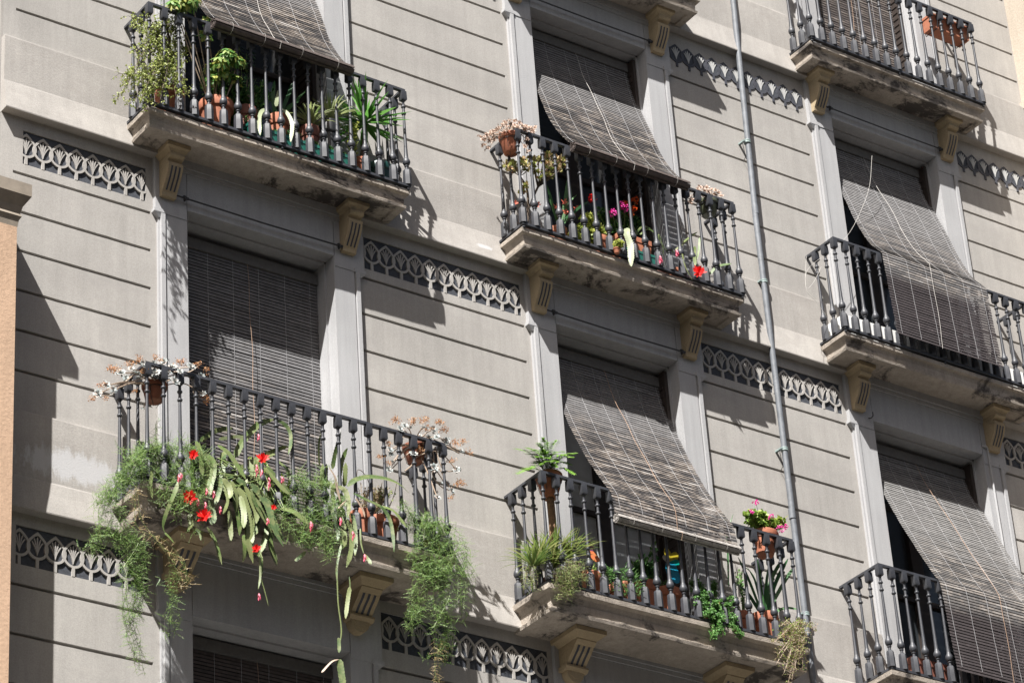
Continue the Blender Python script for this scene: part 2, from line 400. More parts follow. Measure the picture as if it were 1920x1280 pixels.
# --- window surrounds: architraves with a raised outer fillet, ears, lintel, reveals
def surround(c, lo, hi):
    X, W = XC[c], OW[c]; Llo, Lhi = LV[lo], LV[hi]; zt = Lhi+OPT[hi]; ez = Lhi-(.735 if hi > 1 else .80)
    m = MB()
    for s, x in ((-1, X), (1, X+W)):
        def bx(a, b, y0, y1, z0, z1): m.box(min(x+s*a, x+s*b), max(x+s*a, x+s*b), y0, y1, z0, z1)
        bx(0, .200, 0, .127, Llo-.1, zt)
        bx(-.018, .200, .127, .46, Llo-.1, zt)
        bx(.200, .212, .012, .3, Llo-.1, ez+.01)                       # shadow groove
        bx(.212, .250, -.014, .3, Llo-.1, ez+.012)                      # raised fillet
        bx(.250, .268, .010, .3, Llo-.1, ez+.012)
        bx(.006, .300, -.006, .3, ez, Lhi-.01)                           # ear
        k = m.addv([(x+s*a, y, z) for a, y, z in ((.20, -.016, ez), (.315, -.016, ez), (.315, .06, ez), (.20, .06, ez), (.20, -.016, ez+.03), (.315, -.016, ez+.03), (.315, .06, ez+.03), (.20, .06, ez+.03), (.25, 0, ez-.045), (.27, 0, ez-.045), (.27, .05, ez-.045), (.25, .05, ez-.045))])
        for f in ((4, 5, 6, 7), (0, 1, 5, 4), (1, 2, 6, 5), (3, 0, 4, 7), (8, 9, 1, 0), (9, 10, 2, 1), (10, 11, 3, 2), (11, 8, 0, 3), (8, 11, 10, 9)): m.addf([k+i for i in f])
    m.box(X, X+W, -.004, .127, zt, Lhi-.012)
    m.box(X, X+W, .127, .46, zt-.018, Lhi-.012)
    # bed moulding under the slab
    m.box(X-.14, X+W+.14, -.03, .01, Lhi-.235, Lhi-.16); m.box(X-.12, X+W+.12, -.016, .01, Lhi-.275, Lhi-.235)
    part(m, 'window_surround', TRIM, bld)
for c in range(3):
    for lo, hi in ((0, 1), (1, 2), (2, 3), (3, 4)):
        if c == 0 and hi == 4: continue
        surround(c, lo, hi)
# --- frieze panels
def frieze(x0, x1, L, style, phase=.075, dz=0):
    zt, zb = L-.318+dz, L-.640+dz
    if L > 3: zb = L-.605
    if L < -3: zt, zb = L-.305+dz, L-.630+dz
    m = MB()
    if style == 'light':
        m.face([(x0-.01, PY+.0125, zb-.01), (x1+.01, PY+.0125, zb-.01), (x1+.01, PY+.0125, zt+.01), (x0-.01, PY+.0125, zt+.01)])
        f = part(m, 'frieze', FRBG, bld)
    else:
        m.face([(x0, PY-.001, zb), (x1, PY-.001, zb), (x1, PY-.001, zt), (x0, PY-.001, zt)])
        f = part(m, 'frieze', WALL, bld)
    H = zt-zb; P = .1512
    ring = MB(); fan = MB(); disc = MB()
    n = int((x1-x0)/P)+2
    yb = PY+.0122 if style == 'light' else PY-.0005; yf = PY; b0 = PY-.0015 if style == 'light' else PY-.010
    def strip(mb, ptsL, ptsR, yf):
        for i in range(len(ptsL)-1):
            a, b, c_, d = ptsL[i], ptsL[i+1], ptsR[i+1], ptsR[i]
            if min(a[0], b[0], c_[0], d[0]) < x0 or max(a[0], b[0], c_[0], d[0]) > x1: 
                def cl(p): return (min(max(p[0], x0), x1), p[1])
                a, b, c_, d = cl(a), cl(b), cl(c_), cl(d)
                if max(a[0], b[0], c_[0], d[0])-min(a[0], b[0], c_[0], d[0]) < .002: continue
            q_ = [a, b, c_, d]
            k = mb.addv([(p[0], yf, p[1]) for p in q_]+[(p[0], yb, p[1]) for p in q_])
            for f_ in ((0, 1, 2, 3), (0, 4, 5, 1), (1, 5, 6, 2), (2, 6, 7, 3), (3, 7, 4, 0)): mb.addf([k+j for j in f_])
    for i in range(-1, n):
        cx = x0+phase+P*i
        if cx < x0-.09 or cx > x1+.09: continue
        zc = zb+H*.515; R = .093; wd = .0100; yf = b0-.0009*(i % 2)
        # outline: round below, ogive above
        out = []
        for k in range(0, 13):
            a = -pi/2+k*(pi/2+.25)/12; out.append((R*cos(a), R*sin(a)*1.05))
        tip = zt-.022-zc
        ex, ez_ = out[-1]
        for k in range(1, 8):
            t = k/7; out.append((ex*(1-t**1.55), ez_+(tip-ez_)*t))
        inn = []
        for j, (x, z) in enumerate(out):
            a0 = out[max(j-1, 0)]; a1 = out[min(j+1, len(out)-1)]
            tx, tz = a1[0]-a0[0], a1[1]-a0[1]; l = math.hypot(tx, tz) or 1
            nx, nz = -tz/l, tx/l
            if j == len(out)-1: inn.append((0, z-wd*3.2))
            elif j == 0: inn.append((0, z+wd*2))
            else: inn.append((max(x+nx*wd*2, 0), z+nz*wd*2))
        for s in (1, -1):
            strip(ring, [(cx+s*x, zc+z) for x, z in out], [(cx+s*x, zc+z) for x, z in inn], yf+.0002*s)
        strip(ring, [(cx-.0125, zb), (cx-.0125, zc-R)], [(cx+.0125, zb), (cx+.0125, zc-R)], yf-.0004)
        if style == 'dark':
            prev = None
            yd = PY-.004
            pts = [(cx+x, yd, zc+z) for x, z in inn]+[(cx-x, yd, zc+z) for x, z in inn[::-1]]
            pts = [(min(max(p[0], x0), x1), p[1], p[2]) for p in pts]
            disc.face(pts)
        # fan of rays rising from the foot
        foot = (cx, zc-R+.030)
        for k, a in enumerate((-.47, -.235, 0, .235, .47)):
            top_r = (.126, .146, .154, .146, .126)[k]
            pl, prr = [], []
            for t in (0, .25, .5, .75, .93, 1):
                aa = a*(.35+.65*t)*.82; rr = top_r*t
                wv = .0010+.0052*t*(1 if t < .9 else (.75 if t < .97 else .2))
                if style == 'dark': wv *= 1.25
                px, pz = foot[0]+sin(aa)*rr, foot[1]+cos(aa)*rr
                pl.append((px-wv*cos(aa), pz+wv*sin(aa))); prr.append((px+wv*cos(aa), pz-wv*sin(aa)))
            strip(fan, pl, prr, b0+.0025-.0003*k)
    part(ring, 'ring_relief', FRDK if style == 'dark' else WALL, f)
    if style == 'dark': part(disc, 'shell_ground', FRBG, f)
    part(fan, 'fan_relief', FRLT if style == 'dark' else WALL, f)
for L, st in ((1, 'light'), (2, 'light'), (3, 'dark')):
    for i, (x0, x1) in enumerate(BY):
        a = x0+.075 if i else x0+.20
        b = x1-.085 if i < 3 else x1-.1
        if i == 0: b = x1-.105
        frieze(a, b, LV[L], st, phase=.078 if i else .03)
# --- balcony slabs with moulded edge, and the consoles under them
def slab(c, L, a, d, k):
    X, W, Z = XC[c], OW[c], LV[L]
    prof = [(.10, .012), (.012, .010), (0, .002), (.003, -.036), (.034, -.048), (.046, -.080), (.042, -.088), (.046, -.142), (.028, -.152), (.034, -.174), (.105, -.176), (.115, -.160), (.20, -.160)]
    if k > 1: prof = [(.12, .012), (.014, .010), (0, .002), (.004, -.040), (.040, -.056), (.060, -.100), (.054, -.112), (.060, -.182), (.038, -.194), (.046, -.222), (.14, -.224), (.152, -.204), (.24, -.204)]
    x0, x1 = X-a, X+W+a; yb = .045
    m = MB(); nf, ns = 60, 9; rows = []
    for ri, (o_, z) in enumerate(prof):
        amp = (.0, .0012, .0028, .0028, .0012, .001, .001, .001, .002, .002, .001, .001, 0)[ri]
        pts = []
        for i in range(ns+1): pts.append((x0+o_, yb+(-d+o_-yb)*i/ns))
        for i in range(1, nf): pts.append((x0+o_+(x1-x0-2*o_)*i/nf, -d+o_))
        for i in range(ns+1): pts.append((x1-o_, (-d+o_)+(yb+d-o_)*i/ns))
        rw = []
        for x, y in pts:
            e = mnoise.noise(Vector((x*7+c*3, y*7, z*20+L)))*amp*1.6
            e2 = mnoise.noise(Vector((x*18, y*18, z*9+L*3)))*amp
            rw.append((x+(e if x in (x0+o_, x1-o_) else 0), y+(e if abs(y+d-o_) < .001 else 0), Z+z+e2))
        rows.append(rw)
    np_ = len(rows[0])
    base = [m.addv(r_) for r_ in rows]
    for i in range(len(rows)-1):
        for j in range(np_-1): m.addf((base[i+1]+j, base[i+1]+j+1, base[i]+j+1, base[i]+j))
    m.face([rows[0][j] for j in range(np_)]); m.face([rows[-1][j] for j in range(np_)][::-1])
    return part(m, 'balcony_slab', SLAB, bld)
def console(xc, Z, big, parent):
    m = MB(); q_ = MB(); g_ = MB()
    if not big:
        w_ = .0675
        body = [(0.02, -0.16), (-0.183, -0.16), (-0.183, -0.225), (-0.1952, -0.24), (-0.1964, -0.265), (-0.1793, -0.283), (-0.1525, -0.289), (-0.1415, -0.302), (-0.1452, -0.315), (-0.1647, -0.322), (-0.1671, -0.345), (-0.1562, -0.39), (-0.1269, -0.45), (-0.0854, -0.51), (-0.0549, -0.555), (-0.0488, -0.588), (0.02, -0.588)]
        m.prism([(y, Z+z) for y, z in body], xc-w_, xc+w_)
        k = len(q_.v)
        for (z, o_, y) in ((-.165, .040, -.228), (-.200, .039, -.226), (-.214, .020, -.205), (-.242, .001, -.190)):
            q_.addv([(xc-w_-o_, .02, Z+z), (xc-w_-o_, y, Z+z), (xc+w_+o_, y, Z+z), (xc+w_+o_, .02, Z+z)])
        slots = [(-.200, -.392), (-.150, -.505), (-.112, -.560)]
        for sx in (-.036, 0, .036): 
            ps = [(y-.0035, z) for y, z in ((-.166, -.360), (-.156, -.39), (-.127, -.45), (-.0855, -.51), (-.0635, -.542))]
            for i in range(len(ps)-1):
                (ya, za), (yb_, zb_) = ps[i], ps[i+1]
                g_.face([(xc+sx-.0075, ya, Z+za), (xc+sx-.0075, yb_, Z+zb_), (xc+sx+.0075, yb_, Z+zb_), (xc+sx+.0075, ya, Z+za)])
    else:
        w_ = .098
        body = [(.02, -.20), (-.265, -.20), (-.265, -.265), (-.275, -.275), (-.275, -.295), (-.25, -.315), (-.235, -.325), (-.20, -.365), (-.15, -.405), (-.115, -.44), (-.10, -.46), (.02, -.46)]
        m.prism([(y, Z+z) for y, z in body], xc-w_, xc+w_)
        m.prism([(y, Z+z) for y, z in [(.02, -.46), (-.118, -.46), (-.122, -.478), (-.098, -.502), (.02, -.502)]], xc-w_-.016, xc+w_+.016)
        # half round pendant
        for rr, y0 in ((.086, -.085), (.058, -.092)):
            pts = [(xc+rr*cos(a), Z-.502+rr*1.12*sin(a)) for a in [pi+pi*i/14 for i in range(15)]]
            k = m.addv([(x, y0, z) for x, z in pts]+[(x, .02, z) for x, z in pts]); n = 15
            m.addf([k+i for i in range(n)])
            for i in range(n-1): m.addf((k+i, k+n+i, k+n+i+1, k+i+1))
        k = len(q_.v)
        for (z, o_, y) in ((-.21, .060, -.350), (-.246, .058, -.347), (-.264, .030, -.315), (-.286, .003, -.276)):
            q_.addv([(xc-w_-o_, .02, Z+z), (xc-w_-o_, y, Z+z), (xc+w_+o_, y, Z+z), (xc+w_+o_, .02, Z+z)])
        for sx in (-.052, 0, .052):
            ps = [(y-.004, z) for y, z in ((-.231, -.330), (-.20, -.365), (-.15, -.405), (-.115, -.44), (-.106, -.452))]
            for i in range(len(ps)-1):
                (ya, za), (yb_, zb_) = ps[i], ps[i+1]
                g_.face([(xc+sx-.011, ya, Z+za), (xc+sx-.011, yb_, Z+zb_), (xc+sx+.011, yb_, Z+zb_), (xc+sx+.011, ya, Z+za)])
    for i in range(3):
        for j in range(3): q_.addf((k+i*4+j, k+i*4+j+1, k+(i+1)*4+j+1, k+(i+1)*4+j))
    k = k
    q_.addf((k+3, k+2, k+1, k)); q_.addf((k+12, k+13, k+14, k+15))
    # merge cap into the same console mesh
    off = len(m.v); m.v += q_.v; m.f += [tuple(i+off for i in f) for f in q_.f]; m.mi += [0]*len(q_.f)
    off = len(m.v); m.v += g_.v; m.f += [tuple(i+off for i in f) for f in g_.f]; m.mi += [1]*len(g_.f)
    part(m, 'console', [OCHRE, FRDK], parent)
SL = {1: (.71, .53), 2: (.574, .365), 3: (.48, .343)}
for L in (1, 2, 3):
    for c in range(3):
        if L == 3 and c == 0: continue
        a, d = SL[L]
        s_ = slab(c, L, a, d, 2 if L == 1 else 1)
        if L == 1: cc = (XC[c]-.158, XC[c]+OW[c]+.057)
        else: cc = (XC[c]-.195, XC[c]+OW[c]+.131)
        for x in cc: console(x, LV[L], L == 1, s_)
# --- French doors in the openings
def door(c, lo, hi, frame, light=False):
    X, W = XC[c]+.018, OW[c]-.036; z0, z1 = LV[lo]+.0, LV[hi]+OPT[hi]-.02
    m = MB(); y0, y1 = .40, .45
    m.box(X, X+.07, y0, y1, z0, z1); m.box(X+W-.07, X+W, y0, y1, z0, z1); m.box(X+.07, X+W-.07, y0, y1, z1-.08, z1)
    xm = X+W/2; m.box(xm-.07, xm+.07, y0-.012, y1, z0, z1-.08)
    zr = z1-.62
    for a, b in ((X+.07, xm-.07), (xm+.07, X+W-.07)):
        m.box(a, b, y0+.004, y1, zr, zr+.05); m.box(a, b, y0+.003, y1, z0+.02, z0+.55 if not light else z0+.12)
        m.box(a, b, y0+.004, y1, z0+1.35, z0+1.40)
    d = part(m, 'balcony_door', frame, bld)
    g_ = MB()
    for a, b in ((X+.07, xm-.07), (xm+.07, X+W-.07)): g_.face([(a, y1-.012, z0), (b, y1-.012, z0), (b, y1-.012, z1-.08), (a, y1-.012, z1-.08)])
    part(g_, 'pane', CURT if light else GLASS, d)
for c in range(3):
    for lo, hi in ((0, 1), (1, 2), (2, 3), (3, 4)):
        if c == 0 and hi == 4: continue
        door(c, lo, hi, DOOR, (c, lo) == (1, 1))
        if lo > 0 and (c, lo) != (0, 1):
            for s_, x_ in ((1, XC[c]+.020), (-1, XC[c]+OW[c]-.020)):
                m = MB(); z0_, z1_ = LV[lo]+.02, LV[hi]+OPT[hi]-.05
                m.box(min(x_, x_+s_*.035), max(x_, x_+s_*.035), .14, .395, z0_, z1_)
                for k_ in range(34):
                    zz = z0_+.1+k_*(z1_-z0_-.2)/34; m.box(min(x_+s_*.035, x_+s_*.043), max(x_+s_*.035, x_+s_*.043), .17, .37, zz, zz+.03)
                part(m, 'folded_shutter', DOOR, bld)
# white sill stones inside the right-hand middle balcony
m = MB()
m.box(XC[2]-.46, XC[2]+1.86, -.27, -.04, .011, .275)
part(m, 'sill_stone', WHITEM, bld)
# --- neighbours
nb = thing('neighbour_building', 'orange rendered neighbouring building standing proud at the left edge under a small cornice', 'building', (-4, -.2, -16.5))
m = MB(); m.box(-8, -1.744, -.39, .6, -16.4, -1.45); part(m, 'wall', ORANGE, nb)
m = MB()
prof = [(-.39, -1.56), (-.398, -1.50), (-.415, -1.47), (-.405, -1.44), (-.42, -1.38), (-.452, -1.33), (-.47, -1.30), (-.47, -1.19), (-.40, -1.17), (.6, -1.17), (.6, -1.56)]
n = len(prof)
xs = [-1.744+max(0, -(y)-.39) if y < 0 else -1.744 for y, z in prof]
xs[-2] = xs[-3] = -1.664
k = m.addv([(-8, y, z) for y, z in prof]+[(x+.003, y, z) for x, (y, z) in zip(xs, prof)])
for i in range(n): j = (i+1) % n; m.addf((k+i, k+j, k+n+j, k+n+i))
m.addf([k+n+i for i in range(n)]); part(m, 'cornice', plain('neighbour_cornice', (.23, .195, .155), .9, nscale=8, var=.2), nb)
nb2 = thing('neighbour_building', 'cream rendered building wall projecting at the top right edge', 'building', (11, -1, -16.5))
m = MB(); m.box(10.36, 12, -.7, .5, -16.4, 3.93); m.box(10.335, 12, -.72, .5, 4.02, 9)
part(m, 'wall', PALE, nb2)
m = MB(); m.prism([(.5, 3.93), (-.74, 3.93), (-.78, 3.98), (-.78, 4.02), (.5, 4.02)], 10.30, 12); part(m, 'cornice', PALE, nb2)
nb3 = thing('neighbour_building', 'set-back house wall coloured dark for shade, a sliver at the far left top edge', 'building', (-4, 1, -16.5))
m = MB(); m.box(-8, -1.70, .55, 1, -16.4, 8); part(m, 'wall', GREYW, nb3)
# ------------------------------------------------------------------ railings
BALP = [(.0, 0)]
def baluster_mesh():
    """one cast iron baluster, 1.0 m tall, foot at z = 0"""
    m = MB()
    # flared hexagonal plinth
    m.lathe([(.0385, .0), (.0375, .09), (.0340, .150), (.029, .158), (.015, .165)], (0, 0, 0), 6, ph=pi/6)
    pr = [(.014, .166), (.0135, .192), (.0195, .195), (.0200, .203), (.014, .207), (.015, .211), (.027, .217), (.0330, .230), (.0345, .244), (.0325, .258), (.0265, .272), (.0205, .284), (.0180, .30), (.0165, .34), (.0148, .42), (.0135, .52), (.0122, .64), (.0112, .748),
          (.0195, .752), (.0220, .760), (.0195, .768), (.0122, .772), (.0122, .822), (.0195, .826), (.0220, .834), (.0195, .842), (.0120, .846), (.0120, .885), (.018, .895), (.0240, .905)]
    m.lathe(pr, (0, 0, 0), 10)
    # cap block
    k = m.addv([(sx*r, sy*r, z) for r, z in ((.0225, .900), (.0270, .912), (.0250, .997)) for sx, sy in ((-1, -1), (1, -1), (1, 1), (-1, 1))])
    for i in range(2):
        for j in range(4): j2 = (j+1) % 4; m.addf((k+i*4+j, k+i*4+j2, k+i*4+4+j2, k+i*4+4+j))
    m.addf((k+3, k+2, k+1, k)); m.addf((k+8, k+9, k+10, k+11))
    me = m.build('baluster', IRON, None, smooth=True, autosmooth=radians(38))
    return me
BAL = baluster_mesh()
first_bal = [True]
def railing(c, L, ar, dr, zr, nfront, label):
    X, W, Z = XC[c], OW[c], LV[L]; x0, x1 = X-ar, X+W+ar; zb = Z+.035
    t = thing('balcony_railing', label, 'railing', ((x0+x1)/2, -dr, Z), 'black iron railings of the balconies')
    def bar(z0, z1, hw, nm, ext=0):
        m = MB()
        m.box(x0-hw, x1+hw, -dr-hw, -dr+hw, z0, z1)
        m.box(x0-hw, x0+hw, -dr+hw, PY, z0+.0003, z1-.0003); m.box(x1-hw, x1+hw, -dr+hw, PY, z0+.0003, z1-.0003)
        o = part(m, nm, IRON, t)
    bar(Z+zr-.022, Z+zr, .017, 'top_rail'); bar(Z+.025, Z+.048, .020, 'bottom_rail')
    m = MB()
    for x in (x0, (x0+x1)/2, x1): m.lathe([(.004, -.030), (.013, -.026), (.017, -.016), (.014, -.004), (.008, .002)], (x, -dr, Z+.024), 8)
    for x in (x0, x1):   # diagonal corner stays to the wall
        pass
    part(m, 'foot_ball', IRON, t, smooth=True)
    h = zr-.022-.048
    pos = [(x0+(x1-x0)*i/nfront, -dr) for i in range(nfront+1)]
    ns = 3 if dr > .45 else 2
    st = .1443 if dr > .45 else .137
    for k in range(1, ns+1):
        for x in (x0, x1): pos.append((x, -dr+st*k))
    for x, y in pos:
        if first_bal[0]: o = BAL; first_bal[0] = False
        else: o = BAL.copy(); col.objects.link(o)
        o.parent = t; o.location = (x-t.location.x, y-t.location.y, .048); o.scale = (1, 1, h)
        o.rotation_euler = (0, 0, 0)
    return t
railing(0, 2, .551, .362, 1.05, 18, 'iron railing at top left, crowded with shrubs and green plants behind it')
railing(1, 2, .551, .362, 1.05, 18, 'iron railing of the middle balcony with pink and red flowers behind it')
railing(2, 2, .551, .362, 1.05, 18, 'iron railing at right covered by a long brown blind hung over it')
railing(2, 3, .4533, .3438, 1.072, 16, 'iron railing at top right with an empty clay trough hung inside')
railing(0, 1, .663, .491, 1.061, 19, 'iron railing at lower left overgrown by hanging cactus and asparagus fern')
railing(1, 1, .663, .491, 1.061, 19, 'iron railing at lower middle with a fern pot on its corner')
railing(2, 1, .663, .491, 1.061, 19, 'bare iron railing at the bottom right corner')

# ------------------------------------------------------------------ wooden blinds
SM = {
    'a': slat_mat('slats_weathered', (.17, .165, .165), (.065, .048, .045), (.55, 1.15, 99), .9),
    'b': slat_mat('slats_grey', (.145, .142, .145), (.060, .046, .045), (1.0, 1.6, 99), .75),
    'e': slat_mat('slats_two_tone', (.20, .195, .195), (.046, .038, .040), (.9, 1.5, 1.98), .6),
    'f': slat_mat('slats_two_tone_worn', (.20, .195, .19), (.046, .038, .039), (1.1, 1.7, 2.12), .65),
    'd': slat_mat('slats_scuffed', (.17, .165, .165), (.085, .072, .070), (.55, 1.15, 2.18), .9),
    'g': slat_mat('slats_dark', (.085, .07, .065), (.085, .07, .065), (.5, 1.5, 99), .35),
}
ROLL = plain('roll_wood', (.075, .058, .052), .7, nscale=25, var=.35)
ROLLG = plain('roll_wood_grey', (.30, .28, .26), .85, nscale=30, var=.4, spots=(.06, .055, .05))
HEADB = plain('head_board_paint', (.12, .115, .11), .8)
def arc_path(ctrl, step):
    """resample a smooth curve through control points (y, z)"""
    pts = []
    P = [Vector((a, b)) for a, b in ctrl]
    P = [P[0]*2-P[1]]+P+[P[-1]*2-P[-2]]
    for i in range(1, len(P)-2):
        for k in range(24):
            t = k/24
            p = .5*((2*P[i])+(P[i+1]-P[i-1])*t+(2*P[i-1]-5*P[i]+4*P[i+1]-P[i+2])*t*t+(3*P[i]-P[i-1]-3*P[i+1]+P[i+2])*t**3)
            pts.append(p)
    pts.append(P[-2])
    out = [pts[0]]; acc = 0
    for i in range(1, len(pts)):
        seg = pts[i]-pts[i-1]; l = seg.length; d = 0
        while acc+l-d >= step:
            d += step-acc; acc = 0; out.append(pts[i-1]+seg*(d/l))
        acc += l-d
    return out
def blind(c, L, ctrl, mat, label, roll=None, skew=0, rope=ROPE_T, seed=1, rx=.5):
    X, W = XC[c]+.022, OW[c]-.044; Z = 0
    rnd = random.Random(seed)
    t = thing('roller_blind', label, 'blind', (X+W/2, ctrl[0][0], ctrl[0][1]), 'slatted wooden blinds of the windows')
    path = arc_path(ctrl, .0310)
    m = MB(); m.uv = []; hw, th = .0118, .0024
    for i in range(1, len(path)-1):
        p = path[i]; d = (path[i+1]-path[i-1]).normalized(); nn = Vector((d.y, -d.x))
        if nn.x > 0: nn = -nn                                   # outwards, to -y
        tilt = .16; dd = (d+nn*tilt).normalized(); n2 = Vector((dd.y, -dd.x)); n2 = -n2 if n2.x > 0 else n2
        jx = rnd.uniform(-.003, .003); sag = rnd.uniform(-.0015, .0015)
        k0 = len(m.v); N = 4
        for j in range(N+1):
            x = X+W*j/N+jx; s = sin(pi*j/N)
            off = Vector((0, 0))+n2*(sag*s)+d*(rnd.uniform(-.0010, .0010))
            q4 = [p+off-dd*hw-n2*th, p+off-dd*hw+n2*th, p+off+dd*hw+n2*th, p+off+dd*hw-n2*th]
            for qq in q4: m.v.append((x, qq.x, qq.y)); m.uv.append((W*j/N+seed*3.1, i*.0310))
        for j in range(N):
            a = k0+j*4
            for e in range(4): e2 = (e+1) % 4; m.addf((a+e, a+e2, a+4+e2, a+4+e))
        m.addf((k0+3, k0+2, k0+1, k0)); m.addf((k0+N*4, k0+N*4+1, k0+N*4+2, k0+N*4+3))
    part(m, 'slats', mat, t)
    # strings that hold the slats
    m = MB()
    for fr in (.045, .225, .40, .58, .765, .945):
        x = X+W*fr; pts = []
        for i in range(0, len(path)-1, 2):
            p = path[i]; d = (path[min(i+1, len(path)-1)]-path[max(i-1, 0)]).normalized(); nn = Vector((d.y, -d.x)); nn = -nn if nn.x > 0 else nn
            for q_, o_ in ((p, .0058),):
                v_ = q_+nn*o_; pts.append((x+.002*sin(i*1.3+fr*9), v_.x, v_.y))
        m.tube(pts, .0011, 4, False)
    part(m, 'ladder_strings', ROPE_S, t)
    m = MB(); y0, z0 = ctrl[0]
    m.box(X-.01, X+W+.01, y0-.02, y0+.035, z0-.012, z0+.085); part(m, 'head_board', HEADB, t)
    # pull rope hanging in front
    m = MB(); n = 26; pts = []
    for i in range(n+1):
        f_ = i/n*(len(path)-1); p = path[int(f_)]; p2 = path[min(int(f_)+1, len(path)-1)]
        d = (p2-p) if (p2-p).length > 0 else Vector((0, -1)); d = d.normalized(); nn = Vector((d.y, -d.x)); nn = -nn if nn.x > 0 else nn
        q_ = p+nn*(.012+.05*sin(pi*min(1, i/n*1.0)))
        pts.append((X+W*(rx+.0*i/n)+.006*sin(i*.9), q_.x, q_.y))
    if roll: pts += [(pts[-1][0]+.004, path[-1].x-.075, path[-1].y-.05), (pts[-1][0]+.002, path[-1].x-.05, path[-1].y-.11)]
    m.tube(pts, .0018, 5); part(m, 'pull_rope', rope, t)
    if roll:
        r, rm = roll; p = path[-1]; cy, cz = p.x-.01, p.y-r*.8
        m = MB(); n = 60; pts = []
        for i in range(n+1):
            a = 1.9+i/n*2*pi*2.6; rr = r*(1-.62*i/n); pts.append((cy+rr*cos(a)*-1, cz+rr*sin(a)))
        for i in range(n):
            (ya, za), (yb_, zb_) = pts[i], pts[i+1]
            if i % 4 == 3: continue
            d = Vector((yb_-ya, zb_-za)).normalized()*.0; nx, nz = -(zb_-za), (yb_-ya); l = math.hypot(nx, nz); nx, nz = nx/l*.0025, nz/l*.0025
            k = m.addv([(X+xx, yy, zz) for xx in (0, W) for yy, zz in ((ya-nx, za-nz), (yb_-nx, zb_-nz), (yb_+nx, zb_+nz), (ya+nx, za+nz))])
            for f_ in ((0, 1, 2, 3), (7, 6, 5, 4), (0, 4, 5, 1), (1, 5, 6, 2), (2, 6, 7, 3), (3, 7, 4, 0)): m.addf([k+j for j in f_])
        m.box(X+.004, X+W-.004, cy-.012, cy+.012, cz-.014, cz+.012)
        o = part(m, 'rolled_end', rm, t)
        m = MB()
        for fr in (.12, .35, .62, .88):
            x = X+W*fr; m.tube([(x, cy+(r+.002)*cos(a), cz+(r+.002)*sin(a)) for a in [2*pi*i/16 for i in range(17)]], .0010, 4, False)
        part(m, 'tie_string', ROPE_W, o)
    return t
Z3, Z2, Z1 = LV[3], LV[2], LV[1]
RAILY2, RAILY1 = -.362, -.491
drape2 = [(.24, 2.70), (.20, 2.46), (.13, 2.20), (.05, 1.98), (-.02, 1.79), (-.095, 1.57), (-.20, 1.355), (-.335, 1.15), (-.43, 1.045)]
blind(1, 2, drape2, SM['a'], 'weathered wooden blind draped over the middle railing, ending in a dark brown roll', (.052, ROLL), seed=2, rope=ROPE_W)
blind(0, 2, drape2, SM['a'], 'wooden blind at top left, its rolled end resting on the railing above green plants', (.056, ROLL), seed=3, rope=ROPE_W, rx=.46)
blind(1, 1, [(.24, -.80), (.195, -1.02), (.12, -1.26), (.03, -1.49), (-.065, -1.72), (-.25, -2.10), (-.43, -2.40), (-.525, -2.545), (-.55, -2.62), (-.565, -2.72), (-.57, -2.82)], SM['d'], 'wooden blind with scuffed black and white lower slats hung over the lower middle railing', (.045, ROLLG), seed=5)
blind(2, 2, [(.24, 2.70), (.19, 2.44), (.11, 2.20), (.02, 1.96), (-.045, 1.77), (-.11, 1.57), (-.25, 1.25), (-.37, 1.085), (-.41, 1.03), (-.42, .92), (-.438, .6), (-.455, .3), (-.465, .06)], SM['e'], 'long wooden blind at right hanging over the railing and down outside it to the floor', seed=7, rx=.42, rope=ROPE_W)
blind(2, 1, [(.24, -.80), (.18, -1.02), (.09, -1.23), (0, -1.44), (-.157, -1.80), (-.36, -2.22), (-.49, -2.47), (-.535, -2.54), (-.555, -2.65), (-.575, -3.0), (-.595, -3.3), (-.61, -3.5)], SM['f'], 'long wooden blind at bottom right falling outside the bare railing', seed=11)
blind(0, 1, [(.25, -.80), (.25, -1.5), (.25, -2.2), (.25, -2.9), (.25, -3.45)], SM['b'], 'straight grey wooden blind lowered inside the lower left window', seed=13)
blind(2, 3, [(.25, 6.15), (.25, 5.2), (.25, 4.3), (.25, 3.5)], SM['g'], 'straight dark wooden blind behind the top right railing', seed=17)
blind(0, 0, [(.25, -4.45), (.25, -5.2), (.25, -6.1), (.25, -6.9)], SM['g'], 'dark wooden blind in the deeply shaded window at the bottom left', seed=19)

# ------------------------------------------------------------------ downpipe, iron rods, hooks
dp = thing('downpipe', 'grey zinc rainwater downpipe running down the wall between two columns of windows', 'downpipe', (6.26, -.08, -16.4))
m = MB()
zs = [8, 3.7, 3.6, 1.32, 1.28, -1.90, -1.95, -7.2]
xs_ = [6.30, 6.30, 6.295, 6.255, 6.252, 6.262, 6.262, 6.285]
m.tube([(x, -.035, z) for x, z in zip(xs_, zs)], [.029]*8, 14)
part(m, 'pipe', ZINC, dp, smooth=True, autosmooth=radians(50))
for z in (4.9, 2.125, .532, -1.273, -2.94, -4.4):
    x = 6.26 if z > -2 else 6.275
    if z > 3.6: x = 6.30
    m = MB(); m.lathe([(.031, -.02), (.036, -.016), (.036, -.005), (.033, 0), (.036, .005), (.036, .016), (.031, .02)], (x, -.035, z), 14)
    m.box(x-.055, x-.03, -.045, PY, z-.008, z+.008)
    b = part(m, 'bracket', COPPER, dp)
    if z in (2.125, -1.273):
        m = MB(); m.tube([(x-.04, -.05, z), (x-.085, -.06, z-.06), (x-.03, -.02, z-.17), (x-.02, 0.03, z-.2)], .003, 4); part(m, 'wire', IROND, b)
for z in (1.337, -1.939):
    m = MB(); m.lathe([(.0295, -.05), (.0325, -.048), (.0325, .048), (.0295, .05)], (6.257, -.035, z), 14); part(m, 'joint_sleeve', ZINC, dp, smooth=True, autosmooth=radians(50))
